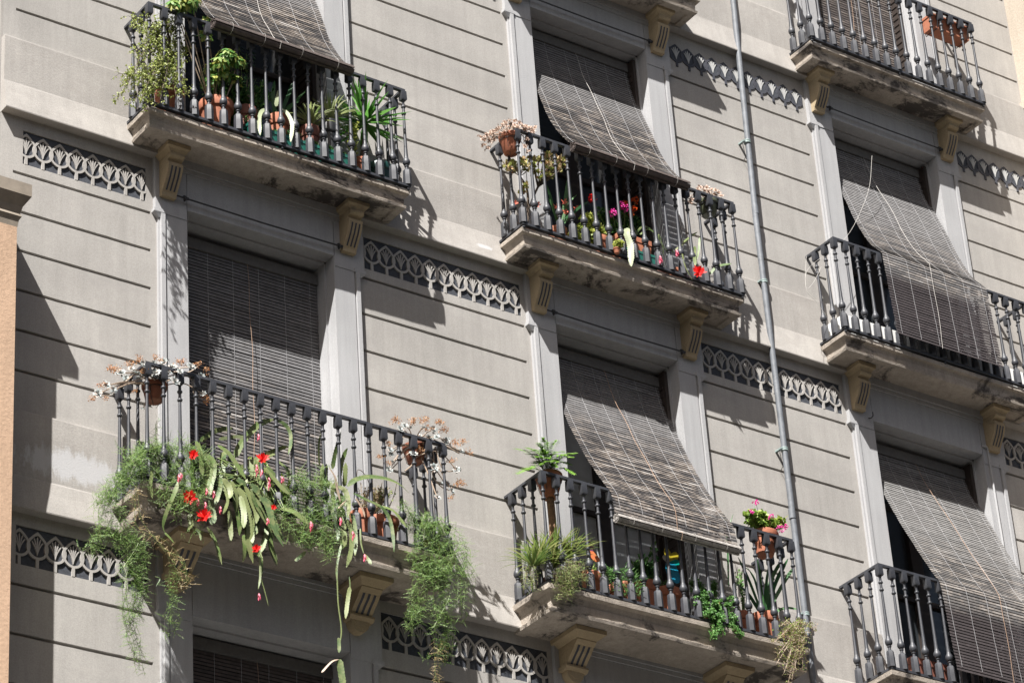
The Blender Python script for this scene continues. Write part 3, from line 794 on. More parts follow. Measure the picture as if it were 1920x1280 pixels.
def rod(c, L, label, dz=-.555, full=True):
    X, W, Z = XC[c], OW[c], LV[L]+dz
    t = thing('iron_rod', label, 'iron rod', (X+W/2, -.05, Z), 'iron rods under the balcony slabs')
    m = MB(); m.tube([(X-.12, -.05, Z), (X+W*.5, -.05, Z-.008), (X+W+.06, -.05, Z)], .008, 6); part(m, 'bar', IROND, t)
    for x in (X-.045, X+W+.03):
        m = MB(); m.tube([(x, .0, Z+.03), (x, -.035, Z+.03), (x, -.06, Z+.01), (x, -.058, Z-.02), (x, -.035, Z-.022), (x, -.03, Z)], .007, 5)
        m.tube([(x-.01, -.05, Z-.0), (x+.03, -.05, Z+.0)], .014, 6); part(m, 'hook', IROND, t)
rod(0, 2, 'iron rod spanning the lintel of the left window between two yellow consoles')
rod(1, 2, 'iron rod spanning the lintel below the middle balcony')
rod(2, 3, 'iron rod spanning the lintel below the top right balcony', dz=-.49)
rod(1, 3, 'iron rod on the lintel at the top middle of the facade', dz=-.49)
t = thing('wall_hook', 'small bent iron hook in the lintel beside the left console of the right window', 'hook', (XC[2]-.06, 0, -.60))
m = MB(); x = XC[2]-.06; m.tube([(x, .0, -.62), (x, -.04, -.64), (x+.01, -.06, -.62), (x+.012, -.058, -.58)], .006, 5); part(m, 'hook', IROND, t)
t = thing('cable_pipe', 'thin grey pipe bent down the window surround below the right console', 'pipe', (XC[2]+OW[2]+.03, -.03, -.60))
x = XC[2]+OW[2]+.03
m = MB(); m.tube([(x-.03, -.01, -.545), (x, -.03, -.55), (x+.03, -.02, -.56), (x+.035, -.015, -.62), (x+.06, -.012, -4)], .011, 7); part(m, 'pipe', TRIM, t)
# ------------------------------------------------------------------ plants and pots
RN = random.Random(41)
def rv(s=1): return Vector((RN.uniform(-1, 1), RN.uniform(-1, 1), RN.uniform(-1, 1)))*s
def leaf(m, p, d, n, L, W, curve=-.15, seg=2, shape=.45, fold=0):
    """one blade: narrow at both ends, widest at `shape`"""
    d = d.normalized(); s = d.cross(n)
    s = s.normalized() if s.length > 1e-5 else d.orthogonal().normalized()
    n = s.cross(d)
    rows = []
    for i in range(seg+1):
        t = i/seg
        if i == seg: rows.append([p+d*L+n*(curve*L)]); continue
        w_ = W*.5*(max(.22, (t/shape)**.6) if t < shape else ((1-t)/(1-shape))**.7)
        c = p+d*(L*t)+n*(curve*L*t*t)
        rows.append([c-s*w_+n*(fold*w_), c+s*w_+n*(fold*w_)])
    k = m.addv([q for r_ in rows for q in r_])
    for i in range(seg-1): m.addf((k+2*i, k+2*i+1, k+2*i+3, k+2*i+2))
    m.addf((k+2*seg-2, k+2*seg-1, k+2*seg))
def oval(m, p, d, n, L, W, N=7):
    """a rounded leaf"""
    d = d.normalized(); s = d.cross(n); s = s.normalized() if s.length > 1e-5 else d.orthogonal().normalized()
    nn = s.cross(d)
    k = m.addv([p+d*(L*.5*(1-cos(2*pi*i/N)))+s*(W*.5*sin(2*pi*i/N))+nn*(.10*W*abs(sin(2*pi*i/N))) for i in range(N)])
    m.addf([k+i for i in range(N)])
def smooth_pts(pts, n=6):
    pts = [Vector(p) for p in pts]
    if len(pts) < 3: return [pts[0].lerp(pts[-1], i/n) for i in range(n+1)]
    P = [pts[0]*2-pts[1]]+pts+[pts[-1]*2-pts[-2]]; out = []
    for i in range(1, len(P)-2):
        for k in range(n):
            t = k/n; out.append(.5*((2*P[i])+(P[i+1]-P[i-1])*t+(2*P[i-1]-5*P[i]+4*P[i+1]-P[i+2])*t*t+(3*P[i]-P[i-1]-3*P[i+1]+P[i+2])*t**3))
    out.append(P[-2]); return out
def px(pl, k, ox, oy, y):
    """photo measurements -> world points; y may be one depth or (first, last)"""
    n = len(pl); r_ = []
    for i, (u, v) in enumerate(pl):
        yy = y if not isinstance(y, tuple) else y[0]+(y[1]-y[0])*i/max(1, n-1)
        r_.append(at(ox+u/k, oy+v/k, yy))
    return r_
def strap(m, pts, W, nrm=Vector((-.3, -1, .3)), scallop=True, thick=.0022, taper=(.35, .5)):
    """long flat stem segment or blade following pts, with a raised midrib and scalloped edges"""
    P = smooth_pts(pts, 8); L = sum((P[i+1]-P[i]).length for i in range(len(P)-1))
    step = .0085 if scallop else .02
    Q = [P[0]]; acc = 0
    for i in range(1, len(P)):
        seg = P[i]-P[i-1]; l = seg.length; d = 0
        while acc+l-d >= step: d += step-acc; acc = 0; Q.append(P[i-1]+seg*(d/max(l, 1e-6)))
        acc += l-d
    if len(Q) < 4: return
    N = len(Q); rows = []
    tw = RN.uniform(-1.3, 1.3); nrm = nrm+Vector((RN.uniform(-.5, .5), 0, RN.uniform(-.4, .4)))
    for i, q in enumerate(Q):
        t = i/(N-1); d = (Q[min(i+1, N-1)]-Q[max(i-1, 0)]).normalized()
        nn = (nrm+Vector((tw*t, 0, 0))).normalized(); s = d.cross(nn); s = s.normalized() if s.length > .05 else d.orthogonal().normalized(); n2 = s.cross(d)
        env = min(1, (t/.12+taper[0])) if t < .15 else (min(1, ((1-t)/.22)**.7+.06) if t > .78 else 1)
        w_ = W*.5*env
        wl = wr = w_
        if scallop:
            wl *= (1.02, .98, .84)[i % 3]*RN.uniform(.95, 1.04); wr *= (.85, 1.02, .97)[i % 3]*RN.uniform(.95, 1.04)
        rows.append([q-s*wl+n2*.16*w_, q+n2*thick, q+s*wr+n2*.16*w_, q-n2*.0008])
    k = m.addv([x for r_ in rows for x in r_])
    for i in range(N-1):
        for j in range(4): j2 = (j+1) % 4; m.addf((k+4*i+j, k+4*i+j2, k+4*i+4+j2, k+4*i+4+j))
    m.addf((k, k+1, k+2, k+3)); m.addf((k+4*N-4, k+4*N-3, k+4*N-2, k+4*N-1))
POTS = {}
def pot(parent, c, r, h, mat=TERRA, taper=.68, rim=True, n=20, name='pot'):
    """round flower pot standing with its foot centre at c"""
    m = MB(); rb = r*taper
    pr = [(rb*.92, 0), (rb, .006), (r*.90, h*.74)]
    pr += [(r*1.0, h*.76), (r*1.03, h*.80), (r*1.04, h*.97), (r*1.0, h), (r*.90, h), (r*.86, h*.86)] if rim else [(r, h*.98), (r*.97, h), (r*.9, h), (r*.88, h*.86)]
    m.lathe(pr, c, n)
    o = part(m, name, mat, parent, smooth=True, autosmooth=radians(35))
    m = MB(); m.lathe([(r*.865, h*.87), (r*.5, h*.90), (.001, h*.91)], c, 12, cap=False); part(m, 'soil', SOIL, o)
    return o
def trough(parent, a, b, wd, h, mat, name='trough'):
    """rectangular planter between ground points a and b"""
    a, b = Vector(a), Vector(b); c = (a+b)/2; ax = (b-a)/2; u = ax.normalized(); v = Vector((-u.y, u.x, 0))
    m = MB(); rows = []
    for z, s in ((0, .86), (h*.82, .97), (h*.83, 1.05), (h, 1.06), (h, .98), (h*.85, .96)):
        hx = ax.length*(1-(1-s)*wd/ax.length*.5)*1 if s < 1 else ax.length+(s-1)*wd*.5; hy = wd*.5*s
        rows.append([c+u*(i*hx)+v*(j*hy)+Vector((0, 0, z)) for i, j in ((-1, -1), (1, -1), (1, 1), (-1, 1))])
    k = m.addv([q for r_ in rows for q in r_])
    for i in range(len(rows)-1):
        for j in range(4): j2 = (j+1) % 4; m.addf((k+4*i+j, k+4*i+j2, k+4*i+4+j2, k+4*i+4+j))
    m.addf((k+3, k+2, k+1, k))
    o = part(m, name, mat, parent)
    m = MB(); m.face([q for q in rows[-1]]); part(m, 'soil', SOIL, o)
    return o
def plant(label, loc, group=None, cat='plant', name='potted_plant'):
    return thing(name, label, cat, tuple(loc), group)
def bushy(m, ms, c, rad, nbr, mat_leaf, ll, lw, root=None, dens=1, up=.3, gap=.03, rnd=False, maxlen=None):
    """twigs from root filling an ellipsoid c/rad with leaves along them"""
    root = root or Vector((c.x, c.y, c.z-rad.z))
    for i in range(nbr):
        d = rv(); 
        while d.length > 1: d = rv()
        tip = c+Vector((d.x*rad.x, d.y*rad.y, d.z*rad.z)); mid = root.lerp(tip, .5)+rv(.035)+Vector((0, 0, up*.08))
        P = smooth_pts([root+rv(.01), mid, tip], 6)
        ms.tube(P, [.0035-.0022*j/len(P) for j in range(len(P))], 4, False)
        for j in range(3, len(P)):
            for e in range(int(2*dens+RN.random())):
                q = P[j-1].lerp(P[j], RN.random()); dd = (rv()+Vector((0, -.3, up))).normalized()
                if rnd: oval(m, q, dd, (rv()+Vector((-.4, -.6, 1))).normalized(), ll*RN.uniform(.7, 1.2), lw*RN.uniform(.7, 1.2))
                else: leaf(m, q, dd, (rv(.7)+Vector((-.4, -.6, 1))).normalized(), ll*RN.uniform(.7, 1.25), lw*RN.uniform(.7, 1.2), RN.uniform(-.3, .1))
def blades(m, c, n, L, W, spread=.9, droop=.5, seg=6, zup=1, lean=Vector((0, 0, 0)), jit=.02):
    for i in range(n):
        a = 2*pi*i/n+RN.uniform(-.3, .3); sp = spread*RN.uniform(.35, 1.1); l = L*RN.uniform(.65, 1.1)
        h = Vector((cos(a), sin(a), 0)); P = []
        for k in range(seg+1):
            t = k/seg; P.append(c+rv(jit*.0)+h*(l*sp*t)+Vector((0, 0, l*(zup*t*(1-.3*sp)-droop*sp*t*t)))+lean*t*t)
        s = h.cross(Vector((0, 0, 1))); rows = []
        for k, q in enumerate(P):
            t = k/seg; w_ = W*.5*(min(1, .55+t*1.6) if t < .4 else (1-(t-.4)/.6)**.8)
            if k == seg: rows.append([q]); continue
            rows.append([q-s*w_+Vector((0, 0, .15*w_)), q+s*w_+Vector((0, 0, .15*w_))])
        k0 = m.addv([q for r_ in rows for q in r_])
        for k in range(seg-1): m.addf((k0+2*k, k0+2*k+1, k0+2*k+3, k0+2*k+2))
        m.addf((k0+2*seg-2, k0+2*seg-1, k0+2*seg))
def feathery(m, ms, pts, dens=1.0, bl=.06, needle=.011, droop=.4, frm=.0):
    """asparagus-fern stem: a wiry stem with feathery branchlets of fine needles"""
    P = smooth_pts(pts, 10); ms.tube(P, .0013, 3, False)
    for i in range(1, len(P)):
        if i/len(P) < frm: continue
        seg = (P[i]-P[i-1]); nb = seg.length*85*dens; nb = int(nb)+(1 if RN.random() < nb % 1 else 0)
        for b in range(nb):
            q = P[i-1]+seg*RN.random(); d = rv(); d = (d-seg.normalized()*d.dot(seg.normalized())*.7+Vector((0, 0, -.25*droop))).normalized()
            l = bl*RN.uniform(.5, 1.9); nn = (Vector((-.4, -.7, .8))+rv(.7)).normalized(); s = d.cross(nn).normalized()
            k = m.addv([q-s*.0006, q+s*.0006, q+d*l+Vector((0, 0, -.1*l))]); m.addf((k, k+1, k+2))
            nn_ = max(4, int(l/.0062))
            for e in range(nn_):
                t = (e+.7)/nn_; c = q+d*(l*t)+Vector((0, 0, -.1*l*t*t)); sd = 1 if e % 2 else -1
                dd = (d*.55+s*sd*RN.uniform(.5, 1)+rv(.35)).normalized(); ln = needle*RN.uniform(.7, 1.3)*(1.15-.6*t)
                w2 = d.cross(nn)*.0; pr = dd.cross(nn).normalized()*.0025
                k = m.addv([c-pr, c+pr, c+dd*ln]); m.addf((k, k+1, k+2))
def rosette(m, c, r, face, n=(5, 6, 7), mslot=None):
    face = face.normalized(); u = face.orthogonal().normalized(); v = face.cross(u)
    for ring, cnt in enumerate(n):
        rr = r*(.42+.29*ring); tilt = (1.15, .62, .15)[ring]
        for i in range(cnt):
            a = 2*pi*(i+.5*(ring % 2))/cnt+RN.uniform(-.12, .12); h = u*cos(a)+v*sin(a)
            d = (h*cos(tilt)+face*sin(tilt)).normalized()
            leaf(m, c+h*(r*.06), d, (face*cos(tilt)-h*sin(tilt)).normalized(), rr, rr*.62, .14, 3, .62, fold=.35)
def star_flower(m, c, r, face, n=16):
    face = face.normalized(); u = face.orthogonal().normalized(); v = face.cross(u)
    for i in range(n):
        a = 2*pi*i/n*2.4; t = .35+.75*((i*7) % n)/n; h = u*cos(a)+v*sin(a)
        d = (h*cos(t)*1.1+face*sin(t)).normalized()
        leaf(m, c, d, face.cross(h).cross(d).normalized() if face.cross(h).length > .1 else face, r*RN.uniform(.8, 1.1), r*.34, .1, 3, .55, fold=.3)
def bud(m, c, l=.045, d=Vector((0, -.2, -1))):
    for i in range(9):
        a = 2*pi*i/9; h = Vector((cos(a), sin(a), 0)); q = c+Vector((0, 0, -.3*l))*(i % 3)
        leaf(m, q+h*.004, (d+h*.45+rv(.15)).normalized(), h, l*RN.uniform(.5, .8), l*.22, -.2, 2, .5)
def cluster(m, c, r, n=26, pl=.014):
    """round head of small petals"""
    for i in range(n):
        d = rv().normalized(); q = c+d*(r*RN.uniform(.4, 1)); 
        for e in range(4): leaf(m, q, (d+rv(.8)).normalized(), (d+rv(.5)).normalized(), pl, pl*.8, .1, 2, .6)
def twig_buds(m, ms, base, n, r, size=.007):
    for i in range(n):
        d = (rv()+Vector((-.1, -.2, .9))).normalized(); tip = base+d*(r*RN.uniform(.5, 1)); mid = base.lerp(tip, .6)+rv(.008)
        ms.tube([base, mid, tip], .0009, 3, False)
        for e in range(9):
            q = mid.lerp(tip, RN.random())+rv(.016); oval(m, q, rv().normalized(), rv().normalized(), size*RN.uniform(1, 1.9), size*1.2, 5)
def hoop(parent, c, r, z, wall=None):
    """wire ring that carries a pot on the rail"""
    m = MB(); m.tube([(c.x+r*cos(a), c.y+r*sin(a), z) for a in [2*pi*i/20 for i in range(21)]], .003, 4, False)
    for a in (.6, 2.2, 3.8, 5.4): m.tube([(c.x+r*cos(a), c.y+r*sin(a), z), (c.x+r*.8*cos(a), c.y+r*.8*sin(a), z-.09), (c.x+.02*cos(a), c.y+.02*sin(a), z-.15)], .0025, 4, False)
    part(m, 'wire_holder', IROND, parent)
FL2, FL1, FL3 = .012, LV[1]+.012, LV[3]+.012
def foot(u, v, y, fl, up=.1):
    """ground point of a pot whose middle is seen at (u, v)"""
    p = at(u, v, y); return Vector((p.x, y, fl))

# ---- top left balcony
t = plant('shrub with tiny yellow-green leaves sprawling over the left corner of the top left balcony', foot(318, 190, -.20, FL2))
c0 = t.location.copy()
pot(t, c0, .12, .32)
m = MB(); ms = MB()
trunk = smooth_pts([c0+Vector((0, 0, .28)), at(328, 150, -.18), at(322, 110, -.2), at(315, 60, -.22), at(310, 15, -.24)], 8)
ms.tube(trunk, [.016-.010*i/len(trunk) for i in range(len(trunk))], 7)
ends = [(250, 45, -.35), (262, 62, -.4), (275, 30, -.35), (285, 55, -.25), (300, 25, -.3), (268, 85, -.45), (290, 95, -.4), (310, 80, -.15), (330, 60, -.2), (335, 95, -.1), (340, 30, -.2), (300, 120, -.45), (280, 130, -.5), (260, 150, -.5), (236, 140, -.55), (222, 138, -.6), (245, 170, -.55), (226, 180, -.62), (214, 195, -.65), (240, 200, -.6), (262, 190, -.55), (285, 165, -.5), (305, 170, -.45), (325, 155, -.4), (345, 165, -.4), (352, 180, -.42), (330, 180, -.45), (300, 190, -.48), (315, 140, -.4), (345, 120, -.25), (355, 110, -.25), (275, 110, -.45), (250, 100, -.45), (270, 175, -.5), (320, 100, -.3), (295, 70, -.35), (258, 205, -.55), (272, 205, -.5), (240, 30, -.4)]
for u, v, y in ends:
    tip = at(u, v, y); b = trunk[RN.randrange(6, len(trunk)-4)]
    P = smooth_pts([b, b.lerp(tip, .5)+rv(.05)+Vector((0, 0, .03)), tip], 8)
    ms.tube(P, [.0045-.0033*i/len(P) for i in range(len(P))], 5, False)
    for i in range(4, len(P)):
        for e in range(3):
            q = P[i-1].lerp(P[i], RN.random()); tw = q+rv(.055)
            ms.tube([q, tw], .0011, 3, False)
            for g_ in range(5):
                w_ = q.lerp(tw, RN.uniform(.4, 1.05))+rv(.006)
                oval(m, w_, rv().normalized(), (rv(.8)+Vector((-.4, -.5, .8))).normalized(), .017*RN.uniform(.7, 1.3), .0145)
part(m, 'foliage', G['shrub'], t); part(ms, 'branches', BARK, t)

def palmate(m, ms, c, r, n, base, stalks=9, up=.4):
    ms.tube(smooth_pts([base, base.lerp(c, .5)+rv(.015), c], 6), .005, 5)
    for i in range(stalks):
        d = (rv()+Vector((0, -.2, up))).normalized(); q = c+d*(r*RN.uniform(.4, .9)); ms.tube([c, q], .0015, 4, False)
        ax = (d+Vector((0, -.3, .6))).normalized(); u_ = ax.orthogonal().normalized(); v_ = ax.cross(u_)
        for k in range(n):
            a = 2*pi*k/n+RN.uniform(-.1, .1); h = (u_*cos(a)+v_*sin(a)-ax*.15).normalized()
            leaf(m, q, h, ax, .075*RN.uniform(.8, 1.15), .030, -.2, 3, .55)
t = plant('variegated umbrella shrub with yellow-edged leaflets in a wide terracotta pot at top left', foot(405, 205, -.20, FL2)); c0 = t.location.copy()
pot(t, c0, .145, .36); m = MB(); ms = MB(); b = c0+Vector((0, 0, .18))
for u, v, y, r, s_ in ((345, 8, -.36, .12, 26), (322, -8, -.33, .10, 16), (360, 0, -.33, .09, 14), (328, 14, -.36, .08, 10), (385, 68, -.22, .05, 6), (428, 108, -.38, .10, 24), (412, 120, -.40, .08, 14), (446, 116, -.36, .07, 12), (420, 140, -.36, .06, 10), (400, 150, -.33, .06, 10), (440, 150, -.33, .06, 9), (395, 128, -.25, .05, 7), (388, 40, -.2, .03, 3)): palmate(m, ms, at(u, v, y), r, 7, b+rv(.03), s_)
part(m, 'foliage', G['scheff'], t); part(ms, 'stems', G['stem'], t)
t = plant('dark green leafy plant filling the shade between the umbrella shrub and a brown pot', foot(437, 215, -.12, FL2)); c0 = t.location.copy()
pot(t, c0, .08, .13, TERRAD); m = MB(); ms = MB()
bushy(m, ms, at(440, 165, -.24), Vector((.17, .07, .13)), 60, None, .05, .024, c0+Vector((0, 0, .12)), 1.3)
bushy(m, ms, at(492, 175, -.24), Vector((.12, .06, .16)), 36, None, .05, .02, c0+Vector((0, 0, .12)), 1.2)
bushy(m, ms, at(395, 155, -.2), Vector((.12, .06, .10)), 32, None, .045, .022, c0+Vector((0, 0, .12)), 1.2)
part(m, 'foliage', G['dark'], t); part(ms, 'stems', G['stemg'], t)
t = plant('tall fronded houseplant in the dark window gap under the top left blind', foot(452, 200, -.03, FL2)); c0 = t.location.copy()
pot(t, c0, .08, .14, TERRAD); m = MB(); ms = MB(); b = c0+Vector((0, 0, .12))
for u, v in ((448, 88), (425, 98), (462, 100), (470, 88)):
    tip = at(u, v, -.05); P = smooth_pts([b, b.lerp(tip, .6)+Vector((.02, 0, .05)), tip], 8); ms.tube(P, .003, 4, False)
    for i in range(9, len(P)):
        for sd in (-1, 1): leaf(m, P[i], Vector((sd*.8, -.2, -.35)), Vector((0, -.5, 1)), .06, .02, -.2, 3)
part(m, 'foliage', G['dark'], t); part(ms, 'stems', G['stemg'], t)
t = plant('spiky thin-leaved succulent on a stalk in a brown pot behind the top left railing', foot(461, 212, -.20, FL2)); c0 = t.location.copy()
pot(t, c0, .095, .40, TERRAD); m = MB(); ms = MB(); b = c0+Vector((0, 0, .38))
for u, v in ((463, 150), (470, 160), (455, 165), (480, 170), (466, 175)):
    tip = at(u, v, -.22); ms.tube(smooth_pts([b, b.lerp(tip, .5)+rv(.01), tip], 5), .003, 5)
    for i in range(16): leaf(m, tip+rv(.006), (rv()+Vector((0, 0, .7))).normalized(), rv().normalized(), .045, .005, -.1, 2)
part(m, 'foliage', G['strap'], t); part(ms, 'stems', G['stem'], t)
t = plant('orchid cactus with upright dark blades and pale hanging pads in the top left balcony', foot(520, 225, -.20, FL2)); c0 = t.location.copy()
pot(t, c0, .10, .42); m = MB(); b = c0+Vector((0, 0, .40))
for pl, y in (([(520, 215), (505, 180), (492, 150)], -.2), ([(525, 215), (540, 180), (552, 150)], -.2), ([(528, 218), (560, 185), (575, 168)], -.22), ([(515, 215), (512, 180), (515, 150)], -.25), ([(528, 215), (545, 198), (563, 188)], -.18), ([(510, 215), (490, 190), (478, 165)], -.15)): strap(m, px(pl, 1, 0, 0, y), .035)
part(m, 'foliage', G['strap'], t); m = MB()
for pl, y in (([(500, 205), (490, 210), (486, 225), (488, 255)], (-.3, -.40)), ([(530, 205), (540, 215), (548, 235), (545, 267)], (-.3, -.42)), ([(517, 200), (521, 180), (527, 165)], -.3)): strap(m, px(pl, 1, 0, 0, y), .036)
part(m, 'hanging_pads', G['pad'], t)
for i, (a, b_, y) in enumerate((((458, 226), (540, 262), -.275), ((556, 270), (650, 302), -.275))):
    p1, p2 = foot(*a, y, FL2), foot(*b_, y, FL2)
    t = plant(('green plastic trough at the foot of the top left railing, left of its twin', 'green plastic trough at the foot of the top left railing under the striped spider plants')[i], (p1+p2)/2, 'green plastic troughs', 'planter', 'planter')
    trough(t, p1, p2, .12, .17, GREENP); m = MB(); ms = MB()
    for k in range(9):
        q = p1.lerp(p2, (k+.5)/9)+Vector((0, 0, .17)); bushy(m, ms, q+Vector((0, 0, .03)), Vector((.03, .03, .03)), 4, None, .022, .012, q, 1)
    part(m, 'foliage', G['dark'], t)
t = plant('striped spider plant with arching cream blades spilling behind the top left railing', foot(580, 235, -.20, FL2)); c0 = t.location.copy()
pot(t, c0, .085, .42, TERRAD); m = MB(); ms = MB(); blades(m, c0+Vector((0, -.03, .43)), 60, .34, .016, .9, .75)
part(m, 'foliage', G['spider'], t)
t = plant('spider plant with a long bare flower stalk in a black plastic pot at top left', foot(617, 240, -.22, FL2)); c0 = t.location.copy()
pot(t, c0, .085, .53, BLACKP, .8); m = MB(); ms = MB(); blades(m, c0+Vector((0, -.03, .54)), 66, .36, .016, .95, .72)
part(m, 'foliage', G['spider'], t); ms.tube(smooth_pts([c0+Vector((0, 0, .19)), at(625, 190, -.25), at(640, 163, -.28)], 5), .002, 4); part(ms, 'flower_stalk', G['stem'], t)
t = plant('yucca with stiff bright green sword leaves at the right end of the top left balcony', foot(672, 305, -.20, FL2)); c0 = t.location.copy()
pot(t, c0, .085, .25); m = MB(); ms = MB(); q = at(684, 232, -.20); ms.tube([c0+Vector((0, 0, .08)), q-Vector((0, 0, .06)), q], .016, 7); part(ms, 'stem', BARK, t)
for i in range(64):
    a = 2*pi*i*.618; el = RN.uniform(-.35, 1.25); d = Vector((cos(a)*cos(el), sin(a)*cos(el)*.7, sin(el)))
    leaf(m, q+rv(.012)+Vector((0, 0, .03*sin(el))), d, Vector((0, 0, 1)) if abs(d.z) < .9 else Vector((0, -1, 0)), .40*RN.uniform(.7, 1.1), .040, -.10, 5, .3, fold=.3)
part(m, 'foliage', G['yucca'], t)
t = plant('empty dark green pot on the floor behind the right corner of the top left railing', foot(710, 318, -.18, FL2), cat='pot', name='flower_pot')
pot(t, t.location.copy(), .12, .27, plain('dark_green_glaze', (.012, .05, .045), .35, nscale=15))
t = plant('small lime seedlings beside the yucca stem in the top left balcony', foot(660, 260, -.26, FL2)); c0 = t.location.copy()
pot(t, c0, .05, .11, GREENP); m = MB(); ms = MB(); bushy(m, ms, at(662, 232, -.28), Vector((.05, .04, .03)), 14, None, .026, .018, c0+Vector((0, 0, .1)), 1.3, rnd=True); part(m, 'foliage', G['lime'], t); part(ms, 'stems', G['stemg'], t)

# ---- middle balcony
def dried_head(t, c, r, h, mat, pts, y):
    m = MB(); ms = MB()
    for u, v in pts:
        p = at(u, v, y+RN.uniform(-.08, .08)); ms.tube([c+Vector((0, 0, h)), c.lerp(p, .6)+Vector((0, 0, h*.7)), p], .003, 4, False)
        rosette(m, p, .030*RN.uniform(.8, 1.2), (rv(.6)+Vector((-.3, -1, .6))), (4, 5, 5))
        for e in range(3): q = p+rv(.022); rosette(m, q, .018, rv()+Vector((0, -.6, .4)), (3, 4, 4))
    part(m, 'foliage', mat, t); part(ms, 'stems', G['stem'], t)
def hanging_pot(label, u, v, y, r, h, mat=TERRA, top=None, ring=True, tap=.66):
    p = at(u, v, y); t = plant(label, (p.x, y, p.z-h/2)); pot(t, t.location.copy(), r, h, mat, tap)
    if ring: hoop(t, Vector((p.x, y, 0)), r*.93, p.z+h*.18)
    return t
t = hanging_pot('terracotta pot of dried pink succulents hung at the left corner of the middle railing', 957, 272, -.27, .10, .19)
c0 = t.location.copy()
dried_head(t, c0, .1, .18, G['echd'], [(RN.uniform(905, 1002), 0) for _ in range(0)]+[(905, 262), (912, 255), (920, 252), (918, 265), (930, 245), (935, 240), (942, 236), (950, 238), (958, 234), (965, 236), (972, 240), (980, 236), (985, 244), (992, 240), (1000, 246), (1003, 240), (995, 250), (975, 248), (926, 262), (908, 272), (945, 246), (988, 262), (984, 275), (990, 284), (938, 250), (962, 246), (915, 278), (924, 248), (933, 254), (946, 230), (955, 228), (965, 228), (974, 231), (908, 265), (985, 238), (998, 244), (950, 244), (970, 240), (980, 245), (902, 258)], -.34)
t = plant('jade plant with rust-edged fleshy leaves rising behind the left end of the middle railing', foot(985, 425, -.18, FL2)); c0 = t.location.copy()
pot(t, c0, .085, .11, GREYPOT if 'GREYPOT' in globals() else TERRAD); m = MB(); ms = MB(); b = c0+Vector((0, 0, .1)); fork = at(1008, 352, -.22)
ms.tube(smooth_pts([b, at(990, 395, -.18), at(988, 355, -.2), at(975, 330, -.24)], 6), [.016-.0004*i for i in range(19)], 6); ms.tube(smooth_pts([at(990, 395, -.18), fork, at(1020, 340, -.26)], 6), .010, 6)
for u, v in ((955, 315), (962, 308), (950, 312), (972, 310), (985, 308), (990, 318), (1000, 312), (1010, 300), (1020, 292), (1028, 296), (1035, 290), (1045, 300), (1052, 305), (1058, 312), (1030, 312), (1040, 322), (1020, 325), (1005, 322), (1012, 335), (1032, 330), (1048, 318), (982, 300), (1055, 302), (968, 318), (984, 350), (980, 360), (1022, 306), (1000, 302), (1042, 310)):
    p = at(u, v, -.28+RN.uniform(-.09, .09)); bb = fork if u > 990 else at(975, 330, -.24); ms.tube([bb, bb.lerp(p, .5)+Vector((0, 0, -.01)), p], .0045, 5, False)
    for e in range(15): oval(m, p+rv(.020), (rv()+Vector((0, -.2, .5))).normalized(), rv().normalized(), .042, .030)
part(m, 'foliage', G['jade'], t); part(ms, 'branches', BARK, t)
t = plant('amaryllis with dark strap leaves and salmon flowers behind the left part of the middle railing', foot(1045, 430, -.18, FL2)); c0 = t.location.copy()
pot(t, c0, .085, .23); m = MB(); b = c0+Vector((0, 0, .2))
for pl in ([(1045, 420), (1035, 380), (1024, 345)], [(1048, 420), (1048, 380), (1045, 345)], [(1052, 420), (1060, 370), (1064, 335)], [(1050, 420), (1035, 385), (1018, 360)], [(1055, 418), (1062, 385), (1082, 365)], [(1050, 420), (1070, 375), (1068, 338)], [(1055, 420), (1075, 400), (1085, 385)], [(1046, 420), (1040, 400), (1030, 370)], [(1052, 415), (1065, 360), (1072, 350)]): strap(m, px(pl, 1, 0, 0, (-.18, -.24)), .026, scallop=False)
strap(m, px([(1060, 410), (1085, 390), (1103, 378)], 1, 0, 0, -.3), .024, scallop=False)
part(m, 'foliage', G['strap'], t)
for u, v in ((1043, 388), (1058, 380), (1060, 398), (1072, 405), (1080, 392), (1008, 385), (965, 382)):
    m = MB(); star_flower(m, at(u, v, -.22), .042, Vector((-.3, -1, .2)), 9); part(m, 'flower', G['salmon'], t)
t = plant('yellow-green variegated leafy plant in a terracotta pot behind the middle railing', foot(1122, 450, -.22, FL2)); c0 = t.location.copy()
pot(t, c0, .09, .24); m = MB(); ms = MB()
for u, v, r in ((1098, 405, .07), (1120, 425, .07), (1108, 440, .06), (1130, 440, .05), (1088, 430, .05), (1072, 440, .04)): bushy(m, ms, at(u, v, -.25), Vector((r, .06, r*.8)), 16, None, .034, .026, c0+Vector((0, 0, .11)), 1.2, rnd=True)
part(m, 'foliage', G['lime'], t); part(ms, 'stems', G['stemg'], t)
t = plant('tall geranium with red, magenta and orange flower heads in the middle balcony', foot(1160, 440, -.13, FL2)); c0 = t.location.copy()
pot(t, c0, .10, .17, TERRA); m = MB(); ms = MB()
for u, v, r in ((1150, 420, .10), (1170, 405, .08), (1130, 400, .07), (1190, 415, .06)): bushy(m, ms, at(u, v, -.2), Vector((r, .07, r*.8)), 26, None, .04, .036, c0+Vector((0, 0, .15)), 1.2, rnd=True)
part(m, 'foliage', G['dark'], t)
for u, v, mm_, r in ((1111, 372, 'red', .032), (1149, 399, 'magenta', .034), (1163, 384, 'magenta', .028), (1173, 391, 'magenta', .028), (1172, 382, 'fruit', .022), (1192, 376, 'fruit', .028), (1188, 392, 'fruit', .02), (1184, 402, 'fruit', .018)):
    p = at(u, v, -.31); ms.tube([c0+Vector((0, 0, .15)), c0.lerp(p, .5)+Vector((0, 0, .06)), p], .002, 4, False); f_ = MB(); cluster(f_, p, r*1.15, 34, .016); part(f_, 'flower', G[mm_], t)
part(ms, 'stems', G['stemg'], t)
